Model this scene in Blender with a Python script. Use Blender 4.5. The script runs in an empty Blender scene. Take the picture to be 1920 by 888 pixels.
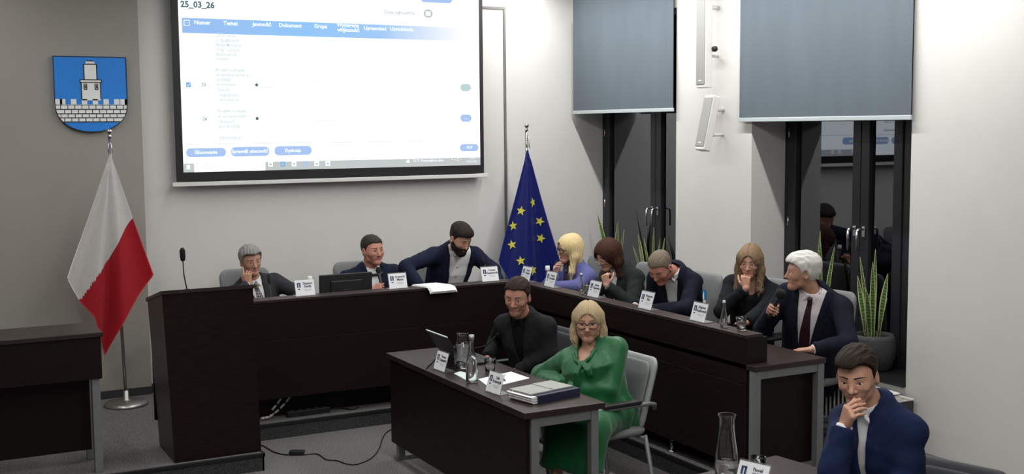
import bpy, bmesh, math, random
import numpy as np
from mathutils import Vector, Matrix

# ------------------------------------------------------------------ camera
SC = bpy.context.scene
COL = SC.collection
FPX, YAW, PITCH, ROLL, CAMH = 2206.0, math.radians(28.031), math.radians(5.335), math.radians(-0.4727), 2.30
_f = Vector((math.sin(YAW) * math.cos(PITCH), math.cos(YAW) * math.cos(PITCH), -math.sin(PITCH)))
_r = Vector((math.cos(YAW), -math.sin(YAW), 0.0))
_u = _r.cross(_f)
CR = _r * math.cos(ROLL) + _u * math.sin(ROLL)
CU = CR.cross(_f)
cam_data = bpy.data.cameras.new('camera')
cam_data.sensor_fit = 'HORIZONTAL'
cam_data.sensor_width = 36.0
cam_data.lens = FPX / 1920.0 * 36.0
cam_data.clip_start = 0.05
cam = bpy.data.objects.new('camera', cam_data)
COL.objects.link(cam)
_m = Matrix((CR, CU, -_f)).transposed().to_4x4()
_m.translation = (0, 0, CAMH)
cam.matrix_world = _m
SC.camera = cam

def at(px, py, X=None, Y=None, Z=None):
    """world point where the sight line through a photo pixel meets a real plane"""
    d = CR * ((px - 960) / FPX) + CU * ((444 - py) / FPX) + _f
    o = Vector((0, 0, CAMH))
    if X is not None: t = (X - o.x) / d.x
    elif Y is not None: t = (Y - o.y) / d.y
    else: t = (Z - o.z) / d.z
    return o + d * t

# ------------------------------------------------------------------ world, lights, exposure
w = bpy.data.worlds.new('night')
SC.world = w
w.use_nodes = True
w.node_tree.nodes['Background'].inputs[0].default_value = (0.010, 0.012, 0.018, 1)
w.node_tree.nodes['Background'].inputs[1].default_value = 1.0
SC.view_settings.view_transform = 'Standard'
SC.view_settings.look = 'None'
SC.view_settings.gamma = 1.0
SC.view_settings.use_curve_mapping = False
SC.view_settings.exposure = 0.0

def area(name, loc, sx, sy, power, col=(1, .985, .955), rot=(0, 0, 0), spread=180):
    l = bpy.data.lights.new(name, 'AREA')
    l.shape = 'RECTANGLE'
    l.size, l.size_y, l.energy, l.color = sx, sy, power, col
    l.spread = math.radians(spread)
    o = bpy.data.objects.new(name, l)
    o.location, o.rotation_euler = loc, rot
    COL.objects.link(o)
    return o

CEIL = 3.72
area('ceiling_strip_light', (5.35, 7.2, CEIL - .03), .06, 5.4, 124)
area('ceiling_strip_light', (2.9, 6.6, CEIL - .03), .14, 5.6, 74)
area('ceiling_strip_light', (0.4, 6.6, CEIL - .03), .14, 5.6, 62)
area('ceiling_panel_light', (2.2, 1.5, CEIL - .03), 1.2, 3.5, 110)

# ------------------------------------------------------------------ materials
def mat(name, col, rough=.6, metal=0.0, spec=.5, noise=0.0, nscale=40, bump=0.0, bscale=200, coat=0.0, emit=None, estr=1.0, stretch=None, trans=0.0, ior=1.45, sss=0.0, sheen=0.0, bdist=.002):
    m = bpy.data.materials.new(name)
    m.use_nodes = True
    nt = m.node_tree
    b = nt.nodes['Principled BSDF']
    b.inputs['Base Color'].default_value = (*col, 1)
    b.inputs['Roughness'].default_value = rough
    b.inputs['Metallic'].default_value = metal
    b.inputs['Specular IOR Level'].default_value = spec
    b.inputs['Coat Weight'].default_value = coat
    b.inputs['Transmission Weight'].default_value = trans
    b.inputs['IOR'].default_value = ior
    b.inputs['Sheen Weight'].default_value = sheen
    if sss:
        b.inputs['Subsurface Weight'].default_value = sss
        b.inputs['Subsurface Radius'].default_value = (.01, .004, .002)
        b.inputs['Subsurface Scale'].default_value = .6
    if emit:
        b.inputs['Emission Color'].default_value = (*emit, 1)
        b.inputs['Emission Strength'].default_value = estr
    if noise or bump:
        tc = nt.nodes.new('ShaderNodeTexCoord')
        vec = tc.outputs['Object']
        if stretch:
            mp = nt.nodes.new('ShaderNodeMapping')
            mp.inputs['Scale'].default_value = stretch
            nt.links.new(vec, mp.inputs['Vector'])
            vec = mp.outputs['Vector']
        if noise:
            n = nt.nodes.new('ShaderNodeTexNoise')
            n.inputs['Scale'].default_value = nscale
            n.inputs['Detail'].default_value = 5
            nt.links.new(vec, n.inputs['Vector'])
            r = nt.nodes.new('ShaderNodeValToRGB')
            r.color_ramp.elements[0].position = .3
            r.color_ramp.elements[1].position = .7
            r.color_ramp.elements[0].color = (*[max(0, c * (1 - noise)) for c in col], 1)
            r.color_ramp.elements[1].color = (*[min(1, c * (1 + noise)) for c in col], 1)
            nt.links.new(n.outputs['Fac'], r.inputs['Fac'])
            nt.links.new(r.outputs['Color'], b.inputs['Base Color'])
        if bump:
            n2 = nt.nodes.new('ShaderNodeTexNoise')
            n2.inputs['Scale'].default_value = bscale
            n2.inputs['Detail'].default_value = 3
            nt.links.new(vec, n2.inputs['Vector'])
            bp = nt.nodes.new('ShaderNodeBump')
            bp.inputs['Strength'].default_value = bump
            bp.inputs['Distance'].default_value = bdist
            nt.links.new(n2.outputs['Fac'], bp.inputs['Height'])
            nt.links.new(bp.outputs['Normal'], b.inputs['Normal'])
    return m

M = {}
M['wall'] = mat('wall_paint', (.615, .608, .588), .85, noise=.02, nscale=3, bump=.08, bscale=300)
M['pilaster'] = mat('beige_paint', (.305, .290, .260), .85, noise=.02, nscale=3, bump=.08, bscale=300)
M['ceiling'] = mat('ceiling_paint', (.72, .72, .70), .9, noise=.01, nscale=3)
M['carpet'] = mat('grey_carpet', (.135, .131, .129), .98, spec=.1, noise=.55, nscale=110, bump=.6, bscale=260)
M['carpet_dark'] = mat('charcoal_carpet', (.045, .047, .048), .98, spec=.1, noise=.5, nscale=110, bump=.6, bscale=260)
M['nosing'] = mat('black_nosing', (.006, .006, .007), .5, noise=.2, nscale=60)
M['base_dark'] = mat('dark_baseboard', (.035, .036, .04), .6, noise=.1, nscale=20)
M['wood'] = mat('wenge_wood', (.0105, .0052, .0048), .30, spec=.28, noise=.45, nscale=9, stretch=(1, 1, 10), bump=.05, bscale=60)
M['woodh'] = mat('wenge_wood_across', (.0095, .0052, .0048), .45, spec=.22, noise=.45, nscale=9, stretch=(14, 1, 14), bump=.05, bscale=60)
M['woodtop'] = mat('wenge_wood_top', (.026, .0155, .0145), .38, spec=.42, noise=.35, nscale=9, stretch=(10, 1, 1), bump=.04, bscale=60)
M['steel'] = mat('grey_painted_steel', (.20, .205, .21), .45, metal=.3, noise=.05, nscale=15)
M['chrome'] = mat('polished_steel', (.62, .61, .60), .22, metal=1.0, noise=.03, nscale=20)
M['pole'] = mat('brushed_steel', (.38, .37, .36), .36, metal=1.0, noise=.03, nscale=20)
M['black'] = mat('black_plastic', (.010, .010, .011), .5, noise=.15, nscale=50)
M['black_soft'] = mat('black_foam', (.008, .008, .008), .95, noise=.3, nscale=300, bump=.5, bscale=500)
M['frame'] = mat('anthracite_frame', (.014, .015, .019), .45, noise=.1, nscale=20)
M['profile'] = mat('grey_profile', (.15, .145, .14), .5, noise=.1, nscale=20)
M['sill'] = mat('black_sill_stone', (.012, .012, .013), .35, noise=.2, nscale=50)
M['white_pl'] = mat('white_plastic', (.66, .66, .645), .5, noise=.02, nscale=20)
M['speaker'] = mat('speaker_grille', (.27, .27, .265), .7, noise=.12, nscale=400)
M['paper'] = mat('white_paper', (.80, .80, .80), .8, noise=.02, nscale=30)
M['card'] = mat('card_paper', (.78, .79, .82), .7, noise=.02, nscale=30)
M['ink'] = mat('dark_ink', (.06, .06, .09), .8, noise=.1, nscale=30)
M['ink_grey'] = mat('grey_ink', (.42, .43, .46), .8, noise=.1, nscale=30)
M['ink_blue'] = mat('navy_ink', (.045, .055, .13), .8, noise=.1, nscale=30)
M['blind'] = mat('slate_blind_fabric', (.105, .130, .155), .9, noise=.06, nscale=6, stretch=(1, 1, .2), bump=.15, bscale=500)
M['alu'] = mat('brushed_aluminium', (.50, .56, .57), .5, metal=.25, noise=.03, nscale=30)
M['chair'] = mat('grey_chair_fabric', (.175, .18, .185), .85, noise=.12, nscale=250, bump=.2, bscale=600)
M['chair_lt'] = mat('light_grey_chair_shell', (.29, .30, .30), .55, noise=.05, nscale=30)
M['glass'] = mat('clear_glass', (1, 1, 1), .02, trans=1.0, ior=1.45, noise=.0)
M['water'] = mat('water', (.96, .98, .98), .0, trans=1.0, ior=1.33)
M['pot'] = mat('charcoal_pot', (.045, .046, .05), .75, noise=.15, nscale=40, bump=.1, bscale=100)
M['soil'] = mat('soil', (.02, .014, .01), .95, noise=.5, nscale=80, bump=.5, bscale=100)
M['red'] = mat('red_flag_cloth', (.55, .012, .028), .6, noise=.05, nscale=30, sheen=.2)
M['white_cloth'] = mat('white_flag_cloth', (.80, .79, .78), .6, noise=.03, nscale=30, sheen=.2)
M['blue_cloth'] = mat('blue_flag_cloth', (.010, .021, .22), .36, spec=.8, noise=.05, nscale=30, sheen=.1)
M['star'] = mat('gold_star', (.60, .57, .07), .6, noise=.08, nscale=60)
M['shield_blue'] = mat('shield_blue', (.014, .215, .72), .5, noise=.02, nscale=20)
M['shield_white'] = mat('shield_white', (.78, .79, .78), .6, noise=.02, nscale=20)
M['shield_line'] = mat('shield_outline', (.012, .012, .014), .6, noise=.1, nscale=20)
M['bookgrey'] = mat('grey_book_cover', (.33, .34, .32), .75, noise=.08, nscale=60)
M['navy_cover'] = mat('navy_book_cover', (.012, .014, .045), .5, noise=.1, nscale=40)
M['laptop'] = mat('dark_laptop_shell', (.030, .033, .034), .4, metal=.5, noise=.05, nscale=40)
M['rad'] = mat('white_radiator_enamel', (.66, .64, .60), .4, noise=.02, nscale=20)
M['rad_dark'] = mat('radiator_shadow_gap', (.05, .05, .05), .8, noise=.1, nscale=20)
M['sticker'] = mat('blue_sticker', (.02, .16, .36), .5, noise=.05, nscale=40)
M['gold'] = mat('gold_ring', (.8, .55, .2), .25, metal=1, noise=.03, nscale=20)

def window_glass():
    m = bpy.data.materials.new('window_glass')
    m.use_nodes = True
    nt = m.node_tree
    nt.nodes.remove(nt.nodes['Principled BSDF'])
    out = nt.nodes['Material Output']
    g = nt.nodes.new('ShaderNodeBsdfGlossy'); g.inputs['Roughness'].default_value = .015
    g.inputs['Color'].default_value = (.9, .92, 1, 1)
    t = nt.nodes.new('ShaderNodeBsdfTransparent'); t.inputs['Color'].default_value = (.75, .78, .8, 1)
    fr = nt.nodes.new('ShaderNodeFresnel'); fr.inputs['IOR'].default_value = 2.3
    tc = nt.nodes.new('ShaderNodeTexCoord')
    ns = nt.nodes.new('ShaderNodeTexNoise'); ns.inputs['Scale'].default_value = 1.5
    bp = nt.nodes.new('ShaderNodeBump'); bp.inputs['Strength'].default_value = .01
    nt.links.new(tc.outputs['Object'], ns.inputs['Vector'])
    nt.links.new(ns.outputs['Fac'], bp.inputs['Height'])
    nt.links.new(bp.outputs['Normal'], g.inputs['Normal'])
    mx = nt.nodes.new('ShaderNodeMixShader')
    nt.links.new(fr.outputs[0], mx.inputs[0])
    nt.links.new(t.outputs[0], mx.inputs[1])
    nt.links.new(g.outputs[0], mx.inputs[2])
    nt.links.new(mx.outputs[0], out.inputs['Surface'])
    return m
M['pane'] = window_glass()

def screen_mat(name, col, strength=1.0):
    return mat(name, (.02, .02, .02), .9, spec=0, emit=col, estr=strength, noise=.05, nscale=50)
M['scr_white'] = screen_mat('projected_white', (.93, .98, 1.0), 1.5)
M['scr_blue'] = screen_mat('projected_blue', (.22, .45, .84), 1.0)
M['scr_pale'] = screen_mat('projected_pale_blue', (.40, .56, .89), 1.0)
M['scr_grey'] = screen_mat('projected_grey', (.55, .58, .58), 1.0)
M['scr_text'] = screen_mat('projected_dark_text', (.10, .17, .19), 1.0)
M['scr_faint'] = screen_mat('projected_faint_text', (.52, .66, .66), 1.0)
M['scr_line'] = screen_mat('projected_line', (.52, .58, .60), 1.0)
M['scr_lettering'] = screen_mat('projected_white_text', (.90, .98, 1.0), 1.1)

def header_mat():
    m = screen_mat('projected_header_glare_fade', (.2, .45, .85))
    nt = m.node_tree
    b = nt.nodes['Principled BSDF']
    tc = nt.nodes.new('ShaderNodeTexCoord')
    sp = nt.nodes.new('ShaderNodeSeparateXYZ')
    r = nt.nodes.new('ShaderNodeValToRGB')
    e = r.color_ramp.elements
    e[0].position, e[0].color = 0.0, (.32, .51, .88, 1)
    e[1].position, e[1].color = 1.0, (1, 1, 1, 1)  # fade to white paints the glare over the right end of the bar
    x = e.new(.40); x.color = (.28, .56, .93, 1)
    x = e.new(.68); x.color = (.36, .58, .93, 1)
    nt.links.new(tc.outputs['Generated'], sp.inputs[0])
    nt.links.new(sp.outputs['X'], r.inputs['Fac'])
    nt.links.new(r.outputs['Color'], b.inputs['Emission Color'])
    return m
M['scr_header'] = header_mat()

# ------------------------------------------------------------------ helpers
def V(*a):
    return Vector(a if len(a) > 1 else a[0])

def link(o, parent=None):
    COL.objects.link(o)
    if parent is not None: o.parent = parent
    return o

def tag(o, label, cat, group=None):
    o['label'] = label
    o['category'] = cat
    if group: o['group'] = group
    return o

def thing(name, label, cat, loc=(0, 0, 0), rz=0.0, group=None):
    o = bpy.data.objects.new(name, None)
    o.empty_display_size = .1
    o.location = loc
    o.rotation_euler = (0, 0, rz)
    link(o)
    return tag(o, label, cat, group)

def dup(root, loc, rz=None, label=None, group=None):
    """copy of a thing, its parts and their sub-parts"""
    r = root.copy(); COL.objects.link(r)
    r.location = loc
    if rz is not None: r.rotation_euler = (0, 0, rz)
    if label: r['label'] = label
    if group: r['group'] = group
    for ch in [o for o in bpy.data.objects if o.parent == root]:
        c = ch.copy(); COL.objects.link(c); c.parent = r
        for g in [o for o in bpy.data.objects if o.parent == ch]:
            d = g.copy(); COL.objects.link(d); d.parent = c
    return r

class MB:
    """collects shapes into ONE mesh"""
    def __init__(s):
        s.bm = bmesh.new()
        s.mi = 0
    def _mark(s, before):
        for f in s.bm.faces:
            if f not in before: f.material_index = s.mi
    def quad(s, pts):
        vs = [s.bm.verts.new(p) for p in pts]
        f = s.bm.faces.new(vs); f.material_index = s.mi
        return s
    def box(s, lo, hi, bev=0.0, seg=2, M4=None):
        x0, y0, z0 = lo; x1, y1, z1 = hi
        vs = [s.bm.verts.new(p) for p in ((x0, y0, z0), (x1, y0, z0), (x1, y1, z0), (x0, y1, z0), (x0, y0, z1), (x1, y0, z1), (x1, y1, z1), (x0, y1, z1))]
        fs = [s.bm.faces.new([vs[i] for i in q]) for q in ((3, 2, 1, 0), (4, 5, 6, 7), (0, 1, 5, 4), (1, 2, 6, 5), (2, 3, 7, 6), (3, 0, 4, 7))]
        for f in fs: f.material_index = s.mi
        if bev > 0:
            es = list({e for f in fs for e in f.edges})
            r = bmesh.ops.bevel(s.bm, geom=es, offset=bev, segments=seg, affect='EDGES', profile=.5)
            for f in r['faces']: f.material_index = s.mi
            vs = list({v for f in fs if f.is_valid for v in f.verts} | {v for v in r['verts'] if v.is_valid})
        if M4 is not None:
            bmesh.ops.transform(s.bm, matrix=M4, verts=vs)
        return s
    def hexa(s, p):
        """eight corners: four below, four above, same order"""
        vs = [s.bm.verts.new(q) for q in p]
        for q in ((3, 2, 1, 0), (4, 5, 6, 7), (0, 1, 5, 4), (1, 2, 6, 5), (2, 3, 7, 6), (3, 0, 4, 7)):
            s.bm.faces.new([vs[i] for i in q]).material_index = s.mi
        return s
    def tube(s, pts, r, n=10, cap=True, closed=False):
        pts = [Vector(p) for p in pts]
        rr = r if isinstance(r, (list, tuple)) else [r] * len(pts)
        rings = []
        m = len(pts)
        up = None
        for i, p in enumerate(pts):
            if closed: t = pts[(i + 1) % m] - pts[i - 1]
            else: t = pts[min(i + 1, m - 1)] - pts[max(i - 1, 0)]
            t.normalize()
            if up is None:
                up = Vector((0, 0, 1)) if abs(t.z) < .9 else Vector((1, 0, 0))
            a = t.cross(up)
            if a.length < 1e-4: a = t.orthogonal()
            a.normalize(); b = a.cross(t); up = b
            rings.append([s.bm.verts.new(p + (a * math.cos(k * 2 * math.pi / n) + b * math.sin(k * 2 * math.pi / n)) * rr[i]) for k in range(n)])
        for i in range(m if closed else m - 1):
            A, B = rings[i], rings[(i + 1) % m]
            for k in range(n):
                f = s.bm.faces.new((A[k], B[k], B[(k + 1) % n], A[(k + 1) % n])); f.smooth = True; f.material_index = s.mi
        if cap and not closed:
            s.bm.faces.new(rings[0]).material_index = s.mi
            s.bm.faces.new(rings[-1][::-1]).material_index = s.mi
        return s
    def lathe(s, prof, c=(0, 0, 0), n=28, M4=None):
        """profile of (radius, z) turned about z; starts and ends closed when radius 0"""
        c = Vector(c); rings = []
        allv = []
        for r, z in prof:
            if r < 1e-6:
                v = [s.bm.verts.new(c + Vector((0, 0, z)))]
            else:
                v = [s.bm.verts.new(c + Vector((r * math.cos(k * 2 * math.pi / n), r * math.sin(k * 2 * math.pi / n), z))) for k in range(n)]
            rings.append(v); allv += v
        for A, B in zip(rings, rings[1:]):
            for k in range(n):
                a, b2 = A[k % len(A)], A[(k + 1) % len(A)]
                d, c2 = B[k % len(B)], B[(k + 1) % len(B)]
                vs = []
                for q in (a, b2, c2, d):
                    if q not in vs: vs.append(q)
                if len(vs) > 2:
                    f = s.bm.faces.new(vs); f.smooth = True; f.material_index = s.mi
        if M4 is not None: bmesh.ops.transform(s.bm, matrix=M4, verts=allv)
        return s
    def prism(s, pts, vec):
        """flat polygon pushed along vec"""
        vec = Vector(vec)
        A = [s.bm.verts.new(p) for p in pts]
        B = [s.bm.verts.new(Vector(p) + vec) for p in pts]
        s.bm.faces.new(A[::-1]).material_index = s.mi
        s.bm.faces.new(B).material_index = s.mi
        for i in range(len(A)):
            j = (i + 1) % len(A)
            s.bm.faces.new((A[i], A[j], B[j], B[i])).material_index = s.mi
        return s
    def pad(s, w, h, t, r=.06, bend=0.0, M4=None, bend2=0.0, taper=0.0):
        """soft rounded slab in the xz plane, thickness along y; taper narrows the bottom"""
        out = []
        for cx, cz, a0 in ((w / 2 - r, h / 2 - r, 0), (-w / 2 + r, h / 2 - r, 90), (-w / 2 + r, -h / 2 + r, 180), (w / 2 - r, -h / 2 + r, 270)):
            for k in range(7):
                a = math.radians(a0 + k * 15)
                out.append((cx + r * math.cos(a), cz + r * math.sin(a)))
        n = len(out)
        S = (1, .99, .965, .92, .8, .55, .25, 0)
        def P(x, z, y):
            x = x * (1 - taper * (.5 - z / h))
            return (x, y + bend * (x / (w / 2)) ** 2 + bend2 * (z / (h / 2)) ** 2, z)
        allv = []; sides = []
        for sg in (1, -1):
            rings = []
            for sc in S:
                th = t / 2 * math.sqrt(max(0, 1 - sc ** 12))
                if sc == 0: v = [s.bm.verts.new(P(0, 0, sg * th))]
                elif sc == 1 and sg == -1: v = sides[0][0]
                else: v = [s.bm.verts.new(P(x * sc, z * sc, sg * th)) for x, z in out]
                rings.append(v)
                if not (sc == 1 and sg == -1): allv += v
            for A, B in zip(rings, rings[1:]):
                for k in range(n):
                    vs = []
                    for q in (A[k], A[(k + 1) % n], B[(k + 1) % len(B)] if len(B) > 1 else B[0], B[k % len(B)]):
                        if q not in vs: vs.append(q)
                    if sg == -1: vs = vs[::-1]
                    f = s.bm.faces.new(vs); f.smooth = True; f.material_index = s.mi
            sides.append(rings)
        if M4 is not None: bmesh.ops.transform(s.bm, matrix=M4, verts=allv)
        return s
    def build(s, name, mats, parent=None, loc=None, rz=None, kind=None):
        bmesh.ops.recalc_face_normals(s.bm, faces=s.bm.faces[:])
        me = bpy.data.meshes.new(name)
        s.bm.to_mesh(me); s.bm.free()
        for m in (mats if isinstance(mats, (list, tuple)) else [mats]): me.materials.append(m)
        o = bpy.data.objects.new(name, me)
        link(o, parent)
        if loc is not None: o.location = loc
        if rz is not None: o.rotation_euler = (0, 0, rz)
        if kind: o['kind'] = kind
        return o

def T(loc=(0, 0, 0), rx=0, ry=0, rz=0):
    return Matrix.Translation(loc) @ Matrix.Rotation(rz, 4, 'Z') @ Matrix.Rotation(ry, 4, 'Y') @ Matrix.Rotation(rx, 4, 'X')

_DG = None
def text_obj(name, body, size, M4, m, parent=None, depth=.0008, align='CENTER', bold=0.0, sx=1.0):
    """lettering as a thin mesh; M4 maps the text plane (x right, y up) to its place"""
    cu = bpy.data.curves.new('lettering', 'FONT')
    cu.body = body; cu.size = size; cu.align_x = align; cu.align_y = 'CENTER'
    cu.extrude = depth; cu.resolution_u = 2; cu.offset = bold
    tmp = bpy.data.objects.new('lettering', cu)
    COL.objects.link(tmp)
    dg = bpy.context.evaluated_depsgraph_get()
    me = bpy.data.meshes.new_from_object(tmp.evaluated_get(dg))
    bpy.data.objects.remove(tmp); bpy.data.curves.remove(cu)
    me.transform(M4 @ Matrix.Diagonal((sx, 1, 1, 1)))
    me.name = name
    me.materials.clear(); me.materials.append(m)
    o = bpy.data.objects.new(name, me)
    return link(o, parent)
# ------------------------------------------------------------------ the setting
PZ = .12            # height of the stage
BY, BX = 10.0, 6.02  # back wall plane, right wall plane

def slab(name, m, *boxes, bev=0.0):
    b = MB()
    for lo, hi in boxes: b.box(lo, hi, bev)
    return b.build(name, m, kind='structure')

slab('floor', M['carpet'], ((-3.4, -2.6, -.1), (6.9, 10.3, 0)))
slab('ceiling', M['ceiling'], ((-3.4, -2.6, CEIL), (6.9, 10.3, CEIL + .1)))
slab('wall_left', M['wall'], ((-3.4, -2.6, 0), (-3.3, 10.3, CEIL)))
slab('wall_front', M['wall'], ((-3.4, -2.7, 0), (6.9, -2.6, CEIL)))
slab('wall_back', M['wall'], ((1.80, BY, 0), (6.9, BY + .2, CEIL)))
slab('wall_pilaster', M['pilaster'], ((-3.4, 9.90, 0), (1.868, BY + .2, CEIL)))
W1, W2 = (8.29, BY), (5.66, 7.29)
SILL, HEAD = .555, 3.30
slab('wall_right', M['wall'],
     ((BX, W1[0], 0), (6.46, BY, SILL - .03)), ((BX, W1[0], HEAD), (6.46, BY, CEIL)),
     ((BX, W2[1], 0), (6.46, W1[0], CEIL)),
     ((BX, W2[0], 0), (6.46, W2[1], SILL - .03)), ((BX, W2[0], HEAD), (6.46, W2[1], CEIL)),
     ((BX, -2.6, 0), (6.46, W2[0], CEIL)))
# stage: carpeted platform along the back, the right side and under the lectern
XS, YS, YL, XL = 4.505, 8.42, 7.67, 2.17
slab('floor_stage', M['carpet'], ((-3.3, YL + .012, 0), (XL - .012, 9.9, PZ)), ((XL - .012, YS + .012, 0), (XS + .012, BY, PZ)),
     ((XS + .012, -2.6, 0), (BX, BY, PZ)))
t = .024
nz = MB()
for lo, hi in (((-3.3, YL - .006, PZ - t), (XL + .006, YL + .012, PZ + .003)), ((XL - .012, YL - .006, PZ - t), (XL + .006, YS + .012, PZ + .003)),
               ((XL - .012, YS - .006, PZ - t), (XS - .006, YS + .012, PZ + .003)), ((XS - .006, -2.6, PZ - t), (XS + .012, YS + .012, PZ + .003))):
    nz.box(lo, hi, .003)
nz.build('trim_1', M['nosing'], kind='structure')
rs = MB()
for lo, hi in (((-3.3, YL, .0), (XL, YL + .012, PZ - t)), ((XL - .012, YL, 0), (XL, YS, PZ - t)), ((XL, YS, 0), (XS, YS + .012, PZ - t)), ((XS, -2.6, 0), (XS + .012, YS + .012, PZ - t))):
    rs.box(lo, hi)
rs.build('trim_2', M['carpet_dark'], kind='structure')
slab('baseboard_back', M['base_dark'], ((-3.3, 9.885, PZ), (1.868, 9.90, PZ + .065)), ((1.868, 9.985, PZ), (6.0, BY, PZ + .065)))
# grey profile round the bay of the screen
pg = MB()
gx = at(947, 250, Y=BY).x
gz = at(930, 15, Y=BY).z
pg.box((gx - .012, BY - .010, .2), (gx + .012, BY, gz + .012))
pg.box((1.95, BY - .010, gz - .012), (gx - .012, BY, gz + .012))
pg.build('trim_3', M['profile'], kind='structure')

def make_window(n, y0, y1, ymid, fn=.055):
    x0, x1 = 6.36, 6.44
    z0, z1 = SILL, HEAD
    f = MB()
    fw = .055
    f.box((x0, y0, z0), (x1, y0 + fn, z1), .004).box((x0, y1 - fw, z0), (x1, y1, z1), .004)
    f.box((x0, y0 + fn, z0), (x1, y1 - fw, z0 + .07), .004).box((x0, y0 + fn, z1 - .06), (x1, y1 - fw, z1), .004)
    root = f.build('window_%d' % n, M['frame'], kind='structure')
    for s, (a, b) in enumerate(((y0 + fn, ymid), (ymid, y1 - fw))):
        q = MB(); sw = .085; xa, xb = x0 - .012, x1 - .015
        q.box((xa, a + .002, z0 + .072), (xb, a + sw, z1 - .062), .006).box((xa, b - sw, z0 + .072), (xb, b - .002, z1 - .062), .006)
        q.box((xa, a + sw, z0 + .072), (xb, b - sw, z0 + .18), .006).box((xa, a + sw, z1 - .15), (xb, b - sw, z1 - .062), .006)
        q.build('sash', M['frame'], root)
        MB().box((x0 + .02, a + sw - .01, z0 + .17), (x0 + .026, b - sw + .01, z1 - .14)).build('pane', M['pane'], root)
        hy = ymid - .045 if s == 0 else ymid + .045
        h = MB()
        hz = 1.50
        h.box((xa - .012, hy - .014, hz - .03), (xa, hy + .014, hz + .05), .004)
        h.tube([(xa - .005, hy, hz + .03), (xa - .05, hy, hz + .035), (xa - .068, hy, hz + .02), (xa - .074, hy, hz - .03), (xa - .070, hy, hz - .13)], [.011, .011, .011, .010, .008])
        h.build('handle', M['chrome'], root)
    hg = MB()
    for z in (SILL + .30, 1.50, 2.2):
        hg.tube([(x0 - .01, y1 - fw - .004, z), (x0 - .01, y1 - fw - .004, z + .07)], .007)
    hg.build('hinge', M['chrome'], root)
    s = MB().box((BX - .03, y0 + .002, SILL - .03), (6.44, y1 - .002, SILL), .004)
    s.build('window_sill', M['sill'], root)
make_window(1, W1[0], W1[1], at(1231, 330, X=6.36).y)
make_window(2, W2[0], W2[1], at(1616, 330, X=6.36).y, .385)

# ------------------------------------------------------------------ blinds
def blind(y0, y1, z, label):
    root = thing('roller_blind', label, 'blind', (5.985, (y0 + y1) / 2, z), group='slate roller blinds over the windows')
    h = (y1 - y0) / 2
    MB().box((-.002, -h, .03), (.002, h, 1.22)).build('fabric', M['blind'], root)
    MB().box((-.008, -h - .006, 0), (.008, h + .006, .032), .004).build('bottom_bar', M['alu'], root)
    b = MB(); b.tube([(0.0, -h, 1.24), (0.0, h, 1.24)], .032, 16); b.build('roller', M['alu'], root)
a, b = at(1075.5, 211, X=5.985), at(1262, 207, X=5.985)
blind(b.y, min(a.y, 9.985), (a.z + b.z) / 2 - .012, 'slate grey roller blind over the far window beside the blue flag')
a, b = at(1386.5, 226, X=5.985), at(1708, 221, X=5.985)
blind(b.y, a.y, (a.z + b.z) / 2 - .012, 'slate grey roller blind over the near window right of the speakers')

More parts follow.
